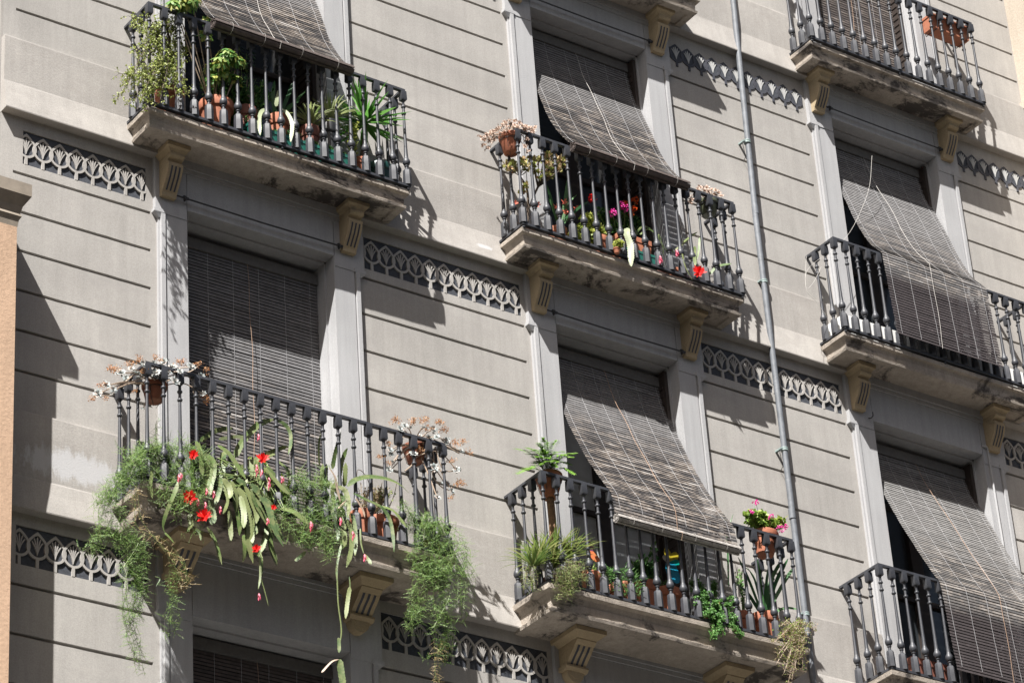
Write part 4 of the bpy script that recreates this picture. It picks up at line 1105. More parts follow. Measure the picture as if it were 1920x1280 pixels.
t = plant('small lime rosette plant in a tiny clay pot at the foot of the middle railing', at(1157, 475, -.41)); c0 = t.location.copy()
pot(t, c0, .035, .05); m = MB(); ms = MB(); bushy(m, ms, at(1157, 459, -.41), Vector((.055, .04, .035)), 24, None, .022, .016, c0+Vector((0, 0, .045)), 1.5, rnd=True); part(m, 'foliage', G['lime'], t); part(ms, 'stems', G['stemg'], t)
t = plant('clay planter box with a long pale cactus pad hanging out of the middle railing', foot(1185, 455, -.27, FL2), cat='plant'); c0 = t.location.copy()
trough(t, c0-Vector((.20, 0, 0)), c0+Vector((.16, 0, 0)), .15, .30, TERRA); m = MB(); ms = MB()
strap(m, px([(1178, 428), (1175, 438), (1182, 462), (1184, 500)], 1, 0, 0, (-.38, -.44)), .062); part(m, 'hanging_pads', G['pad'], t)
m = MB()
for pl in ([(1190, 440), (1205, 425), (1222, 430)], [(1200, 440), (1215, 430), (1230, 438)], [(1195, 440), (1185, 420), (1178, 412)]): strap(m, px(pl, 1, 0, 0, -.28), .02)
part(m, 'foliage', G['cactus'], t)
p1, p2 = foot(1170, 478, -.30, FL2), foot(1226, 500, -.30, FL2)
t = plant('short green trough on the floor behind the centre of the middle railing', (p1+p2)/2, None, 'planter', 'planter'); trough(t, p1, p2, .11, .15, GREENP)
t = plant('dark brown round pot behind the middle railing, left of the drooping cactus', foot(1228, 470, -.16, FL2), cat='pot', name='flower_pot'); pot(t, t.location.copy(), .07, .12, TERRAD)
t = plant('drooping orchid cactus with one big red bloom at the right of the middle balcony', foot(1262, 485, -.22, FL2)); c0 = t.location.copy()
pot(t, c0, .085, .15, TERRA); m = MB()
for pl, y, w_ in (([(1250, 470), (1236, 450), (1236, 440), (1242, 460), (1244, 478)], -.38, .02), ([(1262, 475), (1258, 462), (1255, 475), (1250, 490)], -.3, .022), ([(1275, 450), (1278, 470), (1285, 500), (1298, 525)], (-.36, -.42), .016), ([(1303, 462), (1302, 480), (1304, 500)], (-.36, -.41), .034), ([(1312, 445), (1310, 470), (1306, 490)], (-.3, -.3), .022), ([(1330, 515), (1345, 500), (1372, 494)], (-.33, -.4), .03), ([(1318, 475), (1325, 490), (1322, 510)], -.3, .02), ([(1280, 455), (1300, 440), (1308, 435)], -.3, .02), ([(1265, 470), (1290, 450), (1285, 455)], -.25, .02)): strap(m, px(pl, 1, 0, 0, y), w_)
part(m, 'foliage', G['cactus'], t)
f_ = MB(); star_flower(f_, at(1310, 510, -.42), .075, Vector((-.6, -1, 0)), 20); part(f_, 'flower', G['red'], t)
for u, v in ((1237, 480), (1268, 468)): f_ = MB(); p = at(u, v, -.40); bud(f_, p, .075); bud(f_, p-Vector((0, 0, .012)), .06); part(f_, 'flower', G['pink'], t)
t = hanging_pot('olive glazed pot of dried succulents hung behind the right end of the middle railing', 1328, 392, -.28, .10, .15, OLIVEP)
dried_head(t, t.location.copy(), .1, .15, G['echd'], [(1290, 368), (1296, 375), (1302, 362), (1308, 355), (1314, 352), (1320, 358), (1328, 360), (1335, 356), (1342, 358), (1348, 362), (1352, 368), (1310, 368), (1294, 380), (1340, 366), (1288, 360), (1325, 352)], -.3)
# ---- lower middle balcony
t = hanging_pot('fern in a terracotta pot above a brown pole at the lower middle railing corner', 1030, 912, -.36, .115, .22, TERRA, tap=.6); c0 = t.location.copy()
ms = MB(); q = at(1040, 1005, -.38); ms.tube([c0+Vector((0, 0, .01)), c0-Vector((-.004, 0, .2)), Vector((c0.x, c0.y, q.z-.25))], .034, 9); part(ms, 'coir_pole', COIR, t)
m = MB(); ms = MB(); b = c0+Vector((0, 0, .21))
for u, v, y in ((965, 840, -.45), (985, 838, -.5), (1018, 820, -.4), (1045, 825, -.4), (1080, 848, -.45), (1062, 852, -.5), (1000, 855, -.5), (1035, 845, -.5), (965, 888, -.55), (1078, 888, -.5), (1015, 850, -.35), (1050, 865, -.5), (1008, 870, -.5), (1020, 835, -.45), (995, 868, -.45), (1030, 828, -.35), (1070, 870, -.4), (985, 880, -.5), (1010, 830, -.42), (1040, 850, -.48), (1022, 858, -.52), (990, 850, -.4), (1055, 845, -.3), (1075, 856, -.5), (1000, 842, -.45), (1028, 865, -.55), (1048, 875, -.52), (1015, 842, -.38)):
    tip = at(u, v, y); mid = b.lerp(tip, .55)+Vector((0, 0, .07)); P = smooth_pts([b+rv(.02), mid, tip], 12); ms.tube(P, .0014, 3, False)
    N = len(P)
    for i in range(4, N-1):
        d = (P[i+1]-P[i-1]).normalized(); s = d.cross(Vector((-.3, -.5, 1))).normalized(); l = .062*(1-abs(i/N-.5)*1.3)+.010
        for sd in (-1, 1):
            for e in (0, .5): leaf(m, P[i].lerp(P[i+1], e), (s*sd+d*.35+rv(.12)).normalized(), Vector((-.3, -.5, 1)), l, .021, -.15, 2, .3)
part(m, 'foliage', G['fern'], t); part(ms, 'stems', G['stemg'], t)
t = plant('shaggy clump of olive grass blades spilling over the left corner of the lower middle balcony', foot(1040, 1085, -.30, FL1)); c0 = t.location.copy()
pot(t, c0, .12, .16, TERRAD); m = MB(); ms = MB()
for u, v, y in ((1015, 1040, -.4), (1045, 1030, -.35), (1070, 1040, -.35), (1035, 1060, -.35), (1000, 1055, -.42)): blades(m, at(u, v+8, y-.04), 70, .34, .013, .95, .55, lean=Vector((0, -.03, 0)))
part(m, 'foliage', G['grass'], t); m = MB()
for u, v, y, L_ in ((1060, 1060, -.55, 70), (1075, 1050, -.55, 50), (1045, 1070, -.56, 40), (995, 1060, -.5, 50), (1085, 1055, -.52, 45), (1068, 1060, -.58, 60)):
    for k in range(10):
        uu = u+RN.uniform(-12, 12); P = px([(uu, v), (uu+RN.uniform(-6, 8), v+L_*.5), (uu+RN.uniform(-8, 14), v+L_*RN.uniform(.7, 1))], 1, 0, 0, y); feathery(m, ms, P, .8, .035, .012)
part(m, 'trailing_foliage', G['grass'], t); part(ms, 'stems', G['stem'], t)
def greenpot(label, u, v, y, r, h, mat=TERRA, fl=FL1):
    t = plant(label, foot(u, v, y, fl)); pot(t, t.location.copy(), r, h, mat); return t, t.location.copy()
t, c0 = greenpot('small terracotta pot of green seedlings beside the purple pinwheel', 1105, 1090, -.28, .10, .31)
m = MB(); ms = MB(); bushy(m, ms, at(1106, 1058, -.28), Vector((.07, .05, .05)), 12, None, .022, .015, c0+Vector((0, 0, .14)), 1); part(m, 'foliage', G['perl'], t); part(ms, 'stems', G['stemg'], t)
t, c0 = greenpot('leafy green carnation clump hanging through the lower middle railing left of centre', 1165, 1110, -.34, .11, .24)
m = MB(); ms = MB()
for u, v, r in ((1150, 1085, .09), (1175, 1080, .09), (1195, 1095, .07), (1160, 1105, .07), (1140, 1075, .06), (1185, 1110, .06)):
    q = at(u, v, -.46); 
    for i in range(90): leaf(m, q+Vector((RN.uniform(-r, r), RN.uniform(-.06, .05), RN.uniform(-r, r)*.8)), (rv()+Vector((0, -.3, .5))).normalized(), rv().normalized(), .050*RN.uniform(.6, 1.2), .0075, -.25, 3)
part(m, 'foliage', G['ivy'], t)
t, c0 = greenpot('dark broad-leaved plant in a terracotta pot in the lower middle window', 1212, 1112, -.27, .10, .37)
m = MB(); ms = MB(); bushy(m, ms, at(1205, 1052, -.2), Vector((.13, .05, .09)), 26, None, .06, .034, c0+Vector((0, 0, .15)), 1.1); bushy(m, ms, at(1230, 1025, -.15), Vector((.05, .03, .06)), 8, None, .035, .026, c0+Vector((0, 0, .15)), 1, rnd=True); part(m, 'foliage', G['dark'], t); part(ms, 'stems', G['stemg'], t)
t, c0 = greenpot('low terracotta bowl with sparse sprigs at the foot of the blue pinwheel', 1248, 1122, -.28, .14, .33)
m = MB(); ms = MB(); bushy(m, ms, at(1236, 1090, -.3), Vector((.08, .05, .06)), 12, None, .03, .012, c0+Vector((0, 0, .11)), 1); part(m, 'foliage', G['ivy'], t); part(ms, 'stems', G['stemg'], t)
def pinwheel(label, u, v, y, cols, base, r=.075):
    c = at(u, v, y); t = plant(label, (c.x, y, FL1), None, 'pinwheel', 'garden_pinwheel')
    ms = MB(); ms.tube([(base.x, base.y, base.z), (c.x, y+.01, c.z)], .004, 5); part(ms, 'stick', WHITED, t)
    for ang, cc, ll in cols:
        m = MB(); d = Vector((cos(ang), -.15, sin(ang)))
        pts = []
        for k in range(14):
            a = 2*pi*k/14; q = c+d*(ll*.5*(1-cos(a)))+d.cross(Vector((0, -1, 0))).normalized()*(ll*.36*sin(a)*(1 if k < 7 else .8)); pts.append(q)
        n_ = len(pts); k0 = m.addv([p_+Vector((0, -.0012, 0)) for p_ in pts]+[p_+Vector((0, .0012, 0)) for p_ in pts])
        m.addf([k0+i for i in range(n_)]); m.addf([k0+n_+i for i in range(n_)][::-1])
        for i in range(n_): j = (i+1) % n_; m.addf((k0+i, k0+n_+i, k0+n_+j, k0+j))
        part(m, 'petal', cc, t)
    return t
PWM = {k: plain('petal_'+k, c, .45, nscale=4, var=.04, bumpk=0) for k, c in dict(yellow=(.75, .60, .05), teal=(.0, .42, .36), blue=(.02, .36, .58), purple=(.16, .02, .12), rust=(.50, .14, .05), cream=(.62, .56, .48)).items()}
pinwheel('pinwheel with purple and rust petals on a stick in front of the white curtain', 1106, 1032, -.30, [(1.9, PWM['purple'], .10), (-.9, PWM['rust'], .12), (.9, PWM['purple'], .06)], foot(1112, 1095, -.28, FL1)+Vector((0, 0, .1)))
pinwheel('pinwheel with yellow, teal and blue petals standing behind the lower middle railing', 1256, 1052, -.26, [(2.0, PWM['yellow'], .12), (.9, PWM['yellow'], .12), (.05, PWM['teal'], .10), (-.9, PWM['blue'], .09), (-1.45, PWM['blue'], .22), (2.9, PWM['cream'], .09)], foot(1262, 1110, -.28, FL1)+Vector((0, 0, .1)))
t, c0 = greenpot('bushy green plant with small round leaves tumbling through the centre of the lower middle railing', 1330, 1140, -.34, .12, .26)
m = MB(); ms = MB()
for u, v, r, y in ((1305, 1105, .07, -.42), (1325, 1120, .10, -.48), (1345, 1135, .10, -.52), (1330, 1150, .08, -.55), (1365, 1140, .08, -.5), (1350, 1165, .08, -.58), (1352, 1185, .05, -.6), (1310, 1130, .08, -.5), (1375, 1160, .05, -.52), (1300, 1088, .05, -.4), (1338, 1092, .04, -.42), (1375, 1125, .05, -.48), (1388, 1192, .04, -.56), (1340, 1195, .03, -.6)):
    bushy(m, ms, at(u, v, y), Vector((r, .05, r*.75)), int(150*r)+9, None, .019, .016, c0+Vector((0, -.05, .15)), 2.2, rnd=True)
part(m, 'foliage', G['ivy'], t); part(ms, 'stems', G['stemg'], t)
t = hanging_pot('tilted terracotta pot of pink geraniums hung on the right end of the lower middle railing', 1432, 1020, -.36, .12, .22, TERRA); c0 = t.location.copy(); t.rotation_euler = (0, .12, 0)
m = MB(); ms = MB()
for u, v, r in ((1405, 975, .07), (1420, 980, .07), (1440, 978, .05), (1455, 975, .05), (1395, 965, .04), (1425, 968, .05), (1412, 960, .03)): bushy(m, ms, at(u, v, -.42), Vector((r, .06, r*.7)), 12, None, .036, .034, c0+Vector((0, 0, .2)), 1.1, rnd=True)
part(m, 'foliage', G['perl'], t); m = MB(); bushy(m, ms, at(1462, 972, -.45), Vector((.04, .03, .04)), 5, None, .05, .036, c0+Vector((0, 0, .2)), 1); part(m, 'yellowed_leaves', G['lime'], t)
for u, v, r in ((1409, 944, .024), (1439, 966, .024), (1458, 989, .036), (1405, 962, .016), (1466, 982, .022)): f_ = MB(); cluster(f_, at(u, v, -.50), r, 20, .014); ms.tube([c0+Vector((0, 0, .2)), at(u, v, -.45)], .0016, 4); part(f_, 'flower', G['magenta'], t)
part(ms, 'stems', G['stemg'], t)
t, c0 = greenpot('clivia with long dark strap leaves behind the right end of the lower middle railing', 1432, 1165, -.28, .13, .34)
m = MB(); 
for pl in ([(1428, 1150), (1405, 1090), (1382, 1040)], [(1430, 1150), (1420, 1100), (1400, 1060)], [(1432, 1150), (1425, 1090), (1420, 1045)], [(1434, 1150), (1445, 1090), (1470, 1042)], [(1436, 1150), (1455, 1090), (1478, 1046)], [(1436, 1152), (1465, 1100), (1492, 1056)], [(1428, 1152), (1400, 1110), (1372, 1090)], [(1438, 1155), (1470, 1140), (1500, 1142)], [(1430, 1150), (1412, 1080), (1385, 1056)], [(1433, 1150), (1436, 1100), (1440, 1060)]): strap(m, px(pl, 1, 0, 0, (-.26, -.38)), .034, scallop=False)
part(m, 'foliage', G['strap'], t)
t, c0 = greenpot('square-looking terracotta pot standing left of the clivia', 1392, 1152, -.30, .085, .30)
m = MB(); ms = MB(); bushy(m, ms, at(1385, 1075, -.2), Vector((.06, .04, .08)), 10, None, .03, .02, c0+Vector((0, 0, .16)), 1); part(m, 'foliage', G['ivy'], t); part(ms, 'stems', G['stemg'], t)
t, c0 = greenpot('half-dead brown shrub trailing down from the right corner of the lower middle balcony', 1470, 1180, -.36, .09, .14)
m = MB(); ms = MB(); m2 = MB()
for u, v, y in ((1455, 1175, -.5), (1465, 1195, -.55), (1480, 1210, -.6), (1475, 1240, -.62), (1490, 1255, -.62), (1460, 1225, -.6), (1500, 1235, -.6), (1485, 1275, -.62), (1510, 1200, -.55), (1525, 1180, -.5), (1470, 1260, -.62), (1450, 1205, -.58), (1495, 1215, -.58), (1505, 1260, -.6), (1455, 1245, -.6), (1478, 1185, -.55), (1498, 1170, -.5), (1475, 1290, -.62)):
    b = c0+Vector((RN.uniform(-.04, .04), -.08, .14)); tip = at(u, v, y); P = smooth_pts([b, b.lerp(tip, .4)+Vector((0, -.08, .04)), tip], 8); ms.tube(P, .002, 4, False)
    for i in range(5, len(P)):
        for e in range(6):
            q = P[i-1].lerp(P[i], RN.random()); w_ = q+rv(.05); ms.tube([q, w_], .0008, 3, False)
            for g_ in range(3): leaf(m if RN.random() < .6 else m2, q.lerp(w_, RN.uniform(.5, 1)), rv().normalized(), rv().normalized(), .013, .009, 0, 2)
part(m, 'dry_foliage', G['dry'], t); part(m2, 'green_foliage', G['perl'], t); part(ms, 'twigs', G['stem'], t)
t, c0 = greenpot('pot of thin green blades poking up past the right end of the lower middle blind', 1366, 1120, -.12, .07, .14)
m = MB()
for pl in ([(1366, 1100), (1362, 1000), (1355, 958)], [(1366, 1100), (1366, 1000), (1375, 962)], [(1366, 1100), (1362, 1000), (1360, 968)]): strap(m, px(pl, 1, 0, 0, -.12), .011, scallop=False)
part(m, 'foliage', G['strap'], t)
# ---- lower left balcony
K4, K5, K6 = (4.571, 160, 760), (4.267, 340, 780), (4.572, 540, 780)
def rosettes(label, u, v, y, ptsr, k, stalks, trail):
    t = hanging_pot(label, u, v, y, .10, .15, TERRAM); c0 = t.location.copy(); top = c0+Vector((0, 0, .15)); m = MB(); ms = MB(); mo = MB(); mo_s = MB()
    for uu, vv, r in ptsr:
        p = px([(uu, vv)], *k, -.46+RN.uniform(-.08, .06))[0]
        ms.tube(smooth_pts([top+rv(.03), top.lerp(p, .55)+Vector((0, -.02, .035))+rv(.015), p], 5), .0048, 5, False)
        rosette(m, p, r, rv(.5)+Vector((-.35, -1, .45)), (5, 6, 8))
        for e in range(2): rosette(m, p+rv(.035), r*.45, rv()+Vector((0, -1, .3)), (3, 4, 5))
    for uu, vv, n_, r in stalks:
        twig_buds(mo, mo_s, px([(uu, vv)], *k, -.48)[0], n_, r)
    for tr in trail: ms.tube(smooth_pts(px(tr, *k, -.47), 6), .005, 5, False)
    part(m, 'rosettes', G['ech'], t); part(ms, 'stems', G['stem'], t); part(mo, 'flower_stalks', G['orangefl'], t); part(mo_s, 'flower_twigs', G['stem'], t)
KZ = (5.82, 150, 640)
rosettes('grey rosette succulents trailing from a pot on the left corner of the lower left railing', 290, 737, -.36,
    [(445, 345, .045), (600, 350, .045), (820, 345, .05), (820, 400, .045), (1010, 285, .045), (1205, 280, .045), (1030, 440, .05), (1320, 385, .035), (290, 480, .038), (360, 530, .035), (195, 570, .04), (685, 250, .035), (920, 225, .035), (800, 240, .032), (1340, 575, .032), (500, 400, .032), (690, 740, .03), (560, 300, .03), (1090, 330, .03), (740, 300, .03), (960, 330, .035), (640, 400, .03), (890, 280, .03)], KZ,
    [(340, 330, 12, .05), (400, 330, 12, .05), (540, 260, 10, .05), (650, 230, 10, .06), (850, 210, 10, .06), (1100, 260, 14, .06), (1290, 280, 8, .05), (1380, 330, 6, .05), (230, 500, 8, .05), (130, 640, 6, .04), (280, 640, 5, .03), (1350, 620, 8, .04), (1380, 670, 6, .03), (700, 340, 8, .04), (590, 560, 5, .03)],
    [[(820, 420), (660, 330), (450, 480), (340, 580), (200, 590)], [(900, 400), (1100, 350), (1200, 400), (1250, 480), (1240, 560), (1330, 590)], [(700, 400), (500, 450), (330, 470)], [(1100, 350), (1200, 330), (1290, 270)]])
rosettes('grey rosette succulents with orange flower stalks at the right end of the lower left railing', 778, 852, -.36,
    [(1000, 85, .038), (960, 115, .038), (1160, 100, .042), (1245, 110, .036), (1205, 190, .038), (1130, 180, .034), (1355, 215, .042), (1275, 180, .03), (1480, 300, .036), (1445, 460, .036), (1250, 445, .045), (1075, 325, .042), (870, 290, .038), (960, 195, .03), (860, 460, .042), (1350, 580, .04), (1400, 640, .036), (1280, 700, .036), (880, 330, .03), (900, 390, .028)], K6,
    [(920, 60, 12, .06), (1080, 70, 14, .07), (1180, 60, 14, .07), (1300, 80, 14, .07), (1340, 140, 10, .06), (1200, 130, 10, .06), (1440, 250, 10, .06), (1500, 250, 8, .06), (1540, 320, 6, .05), (1400, 400, 8, .05), (1480, 590, 10, .06), (1460, 620, 8, .06), (1400, 710, 6, .04), (860, 260, 8, .05), (780, 360, 6, .04), (1120, 300, 8, .05), (850, 420, 6, .04)],
    [[(1150, 220), (1190, 300), (1100, 350), (1060, 420), (1000, 470)], [(1180, 220), (1240, 300), (1250, 380), (1240, 500), (1310, 600), (1400, 640)], [(1250, 200), (1380, 270), (1470, 320)], [(1260, 260), (1310, 420), (1360, 470), (1440, 465)], [(1100, 260), (960, 380), (880, 460)]])
def fern_thing(label, u, v, y, parts_):
    t, c0 = greenpot(label, u, v, y, .10, .16); m = MB(); ms = MB(); md = MB()
    for pl, k, yy, n, jit, dens, bl, dry in parts_:
        for i in range(n):
            P = px([(a+RN.gauss(0, jit*1.25), b+RN.gauss(0, jit*.9)) for a, b in pl], *k, (yy[0], yy[1]+RN.uniform(-.06, .06)))
            feathery(md if dry else m, ms, P, dens, bl)
    part(m, 'foliage', G['asp'], t)
    if md.f: part(md, 'dry_foliage', G['aspd'], t)
    part(ms, 'stems', G['stemg'], t)
F1 = (1, 0, 0)
fern_thing('huge asparagus fern hanging in long strands off the left corner of the lower left balcony', 305, 915, -.28, [
    ([(305, 900), (290, 850), (262, 850), (248, 880)], F1, (-.35, -.55), 14, 14, 1.1, .06, 0), ([(310, 900), (320, 850), (345, 840), (370, 860)], F1, (-.35, -.55), 14, 14, 1.1, .06, 0),
    ([(305, 900), (300, 860), (300, 830)], F1, (-.35, -.5), 9, 14, 1.1, .06, 0), ([(320, 900), (350, 870), (372, 900), (365, 940)], F1, (-.4, -.6), 9, 10, 1.0, .06, 0), ([(310, 890), (335, 880), (330, 920), (325, 950)], F1, (-.45, -.62), 9, 14, 1.0, .06, 0),
    ([(300, 890), (292, 800), (293, 785)], F1, (-.35, -.4), 3, 4, .8, .05, 0),
    ([(280, 880), (235, 895), (205, 915), (195, 945)], F1, (-.5, -.62), 10, 9, .9, .055, 0), ([(250, 890), (205, 920), (190, 960), (195, 1000)], F1, (-.55, -.62), 8, 10, .7, .05, 0),
    ([(215, 930), (222, 990), (240, 1040), (250, 1100), (240, 1180)], F1, (-.62, -.6), 7, 9, .9, .055, 0), ([(200, 990), (180, 1010), (172, 1030)], F1, (-.6, -.6), 5, 10, .9, .05, 0), ([(200, 1000), (240, 1010), (262, 1030), (270, 1060)], F1, (-.6, -.6), 7, 12, 1.0, .055, 0),
    ([(245, 1050), (245, 1100), (238, 1150), (248, 1200), (255, 1235)], F1, (-.6, -.58), 6, 8, .9, .045, 0), ([(240, 1060), (258, 1100), (262, 1150)], F1, (-.6, -.58), 5, 7, .9, .045, 0), ([(255, 1200), (268, 1260)], F1, (-.58, -.56), 3, 6, .7, .04, 0),
    ([(255, 920), (262, 980), (300, 1020), (340, 1060), (350, 1090)], F1, (-.6, -.6), 4, 6, .5, .05, 1), ([(330, 1060), (320, 1100), (322, 1150), (318, 1185)], F1, (-.6, -.58), 5, 8, .7, .05, 0), ([(320, 1050), (345, 1090), (330, 1110)], F1, (-.6, -.6), 4, 10, .6, .05, 1), ([(360, 930), (380, 980), (350, 1000)], F1, (-.55, -.6), 3, 8, .5, .045, 0)])
fern_thing('fluffy light green asparagus fern bulging through the middle of the lower left railing', 600, 985, -.36, [
    ([(595, 960), (570, 920), (562, 900)], F1, (-.42, -.55), 10, 12, 1.1, .055, 0), ([(600, 960), (595, 920), (600, 895)], F1, (-.42, -.55), 10, 14, 1.1, .055, 0), ([(605, 960), (625, 940), (632, 960)], F1, (-.45, -.58), 9, 12, 1.1, .055, 0),
    ([(590, 950), (580, 990), (575, 1020)], F1, (-.5, -.6), 9, 14, 1.0, .055, 0), ([(610, 950), (615, 1000), (612, 1040)], F1, (-.5, -.6), 9, 12, .8, .055, 0), ([(550, 940), (535, 960), (545, 1000)], F1, (-.48, -.6), 7, 10, .9, .05, 0), ([(520, 930), (515, 950)], F1, (-.45, -.5), 6, 12, .9, .05, 0)])
fern_thing('light green asparagus fern cascading from the right corner of the lower left balcony', 800, 1010, -.34, [
    ([(790, 1000), (770, 970), (765, 955)], F1, (-.42, -.52), 9, 10, 1.0, .055, 0), ([(795, 1000), (800, 970), (815, 990)], F1, (-.45, -.58), 9, 14, 1.0, .055, 0), ([(800, 990), (830, 1000), (855, 1030), (862, 1070)], F1, (-.5, -.62), 11, 12, .9, .055, 0),
    ([(800, 990), (810, 1040), (820, 1090)], F1, (-.55, -.62), 12, 16, 1.0, .055, 0), ([(815, 1060), (830, 1120), (835, 1170)], F1, (-.62, -.6), 11, 15, .9, .055, 0), ([(800, 1040), (790, 1090), (795, 1130), (775, 1150)], F1, (-.62, -.6), 8, 10, .8, .05, 0), ([(835, 1150), (835, 1200), (830, 1235)], F1, (-.6, -.58), 8, 11, .9, .045, 0),
    ([(850, 1060), (870, 1090), (872, 1130)], F1, (-.6, -.6), 7, 9, .7, .05, 0), ([(825, 1200), (820, 1260), (825, 1290)], F1, (-.6, -.58), 4, 6, .6, .04, 1), ([(775, 1100), (772, 1150), (775, 1180)], F1, (-.6, -.58), 5, 6, .8, .045, 0), ([(860, 1040), (885, 1090), (890, 1120)], F1, (-.55, -.55), 3, 8, .4, .05, 0)])
t, c0 = greenpot('great tangle of flat-stemmed orchid cactus with red blooms hanging over the lower left railing', 435, 930, -.30, .12, .18)
pads = [([(150, 200), (250, 130), (330, 105), (425, 95)], -.42, .034), ([(300, 185), (420, 165), (500, 170), (545, 190)], -.5, .022), ([(430, 330), (480, 220), (560, 120), (640, 55), (740, 25)], -.45, .042), ([(740, 25), (820, 60), (870, 130), (875, 230), (855, 310)], -.52, .026), ([(660, 310), (740, 275), (800, 255), (860, 240)], -.5, .028), ([(510, 410), (580, 360), (650, 330), (760, 300)], -.45, .036), ([(290, 235), (370, 290), (430, 370), (480, 450), (520, 510)], -.56, .034),
 ([(120, 200), (150, 300), (160, 400), (165, 500)], -.58, .038), ([(170, 310), (200, 400), (195, 500), (190, 600)], -.56, .04), ([(220, 310), (255, 380), (250, 480), (230, 560), (230, 650)], -.6, .042), ([(300, 480), (310, 560), (290, 640), (270, 720)], -.6, .034), ([(330, 500), (380, 560), (395, 620), (385, 665)], -.6, .036), ([(440, 560), (480, 620), (510, 700), (530, 800), (545, 900), (545, 1050), (575, 1180)], -.6, .044), ([(510, 560), (560, 680), (600, 780), (600, 865)], -.6, .036),
 ([(560, 540), (640, 640), (690, 720), (720, 820), (750, 920), (820, 1050)], -.6, .044), ([(610, 690), (650, 760), (680, 850)], -.58, .032), ([(420, 600), (430, 700), (460, 850), (465, 960)], -.57, .036), ([(380, 740), (390, 850), (400, 1000)], -.58, .030), ([(500, 950), (505, 1050), (495, 1160)], -.6, .036), ([(690, 880), (670, 980), (640, 1090)], -.56, .034), ([(700, 900), (720, 1050), (770, 1195)], -.56, .036), ([(575, 1080), (630, 1130), (640, 1280)], -.6, .034),
 ([(660, 410), (740, 500), (800, 570), (870, 630)], -.55, .034), ([(790, 740), (880, 760), (960, 810), (1020, 870)], -.6, .036), ([(230, 670), (255, 780), (265, 860)], -.6, .036), ([(230, 900), (290, 1040), (325, 1190)], -.6, .016), ([(70, 780), (80, 870), (60, 910)], -.6, .034), ([(90, 880), (140, 930), (160, 1000)], -.6, .014), ([(470, 640), (500, 760), (500, 900)], -.62, .04), ([(560, 600), (590, 700), (640, 800), (700, 900), (745, 990)], -.62, .038), ([(350, 480), (440, 500), (520, 560)], -.55, .034), ([(480, 430), (560, 440), (600, 500)], -.5, .03), ([(760, 350), (830, 420), (850, 500)], -.42, .028), ([(350, 280), (340, 350), (390, 430)], -.5, .03), ([(400, 520), (440, 640), (440, 760)], -.6, .034), ([(620, 800), (610, 900), (580, 960)], -.56, .026), ([(340, 560), (370, 680), (330, 790)], -.61, .02), ([(560, 820), (565, 950), (570, 1020)], -.61, .03)]
m = MB()
for pl, y, w_ in pads: strap(m, px(pl, *K5, (y+.05, y)), w_*RN.uniform(1.2, 1.4), Vector((-.35+RN.uniform(-.3, .4), -1, .25)))
for pl, y, w_ in pads[7:] + pads[12:26]:
    du, dv = RN.uniform(-26, 26), RN.uniform(-30, 18); strap(m, px([(a+du*(1-.5*i/len(pl)), b*RN.uniform(.985, 1.01)+dv) for i, (a, b) in enumerate(pl)], *K5, (y+.09, y+.05)), w_*RN.uniform(.8, 1.1), Vector((-.35+RN.uniform(-.4, .5), -1, .25)))
for i in range(34):
    u0, v0 = RN.uniform(150, 640), RN.uniform(330, 560); l = RN.uniform(120, 330); dx = RN.uniform(-30, 110)
    strap(m, px([(u0, v0), (u0+dx*.5, v0+l*.35), (u0+dx, v0+l)], *K5, (-.46, -.52)), RN.uniform(.026, .04), Vector((-.3+RN.uniform(-.6, .6), -1, .2)))
strap(m, px([(800, 650), (760, 760), (700, 900), (665, 1020), (680, 1090)], *K4, -.6), .032); strap(m, px([(680, 1090), (720, 1130), (770, 1190)], *K4, -.6), .03); strap(m, px([(570, 560), (560, 680), (575, 800)], *K4, -.55), .028)
strap(m, px([(487, 1040), (488, 1080), (484, 1105)], *F1, -.6), .018); strap(m, px([(488, 1080), (497, 1110), (504, 1138)], *F1, -.6), .008); strap(m, px([(290, 1080), (300, 1085), (292, 1100)], *F1, -.6), .01)
part(m, 'foliage', G['cactus'], t)
ms = MB(); bq = c0+Vector((0, 0, .16))
for i in range(26): ms.tube(smooth_pts([bq+rv(.05), bq+Vector((RN.uniform(-.3, .3), -.16, RN.uniform(.08, .22))), bq+Vector((RN.uniform(-.4, .45), -.26, RN.uniform(-.2, .15)))], 5), .004, 4, False)
part(ms, 'stems', G['stemg'], t)
for u, v, r in ((650, 345, .062), (65, 650, .070), (185, 805, .075), (95, 310, .05), (735, 730, .03), (600, 1065, .045)):
    f_ = MB(); star_flower(f_, px([(u, v)], *K5, -.62)[0], r, Vector((-.4+RN.uniform(-.3, .3), -1, RN.uniform(-.3, .3))), 20); part(f_, 'flower', G['red'], t)
for u, v in ((615, 155), (600, 400), (640, 440), (700, 505), (805, 495), (688, 830), (1035, 880), (312, 735), (258, 612), (200, 590), (130, 675), (190, 700), (-22, 480), (620, 1430), (605, 430), (700, 540), (-5, 470)):
    f_ = MB(); bud(f_, px([(u, v-14)], *K5, -.62)[0], .055); part(f_, 'flower', G['pink'], t)
t, c0 = greenpot('tall orchid cactus with upright brownish blades and one arching pale blade, lower left balcony', 640, 990, -.32, .10, .16)
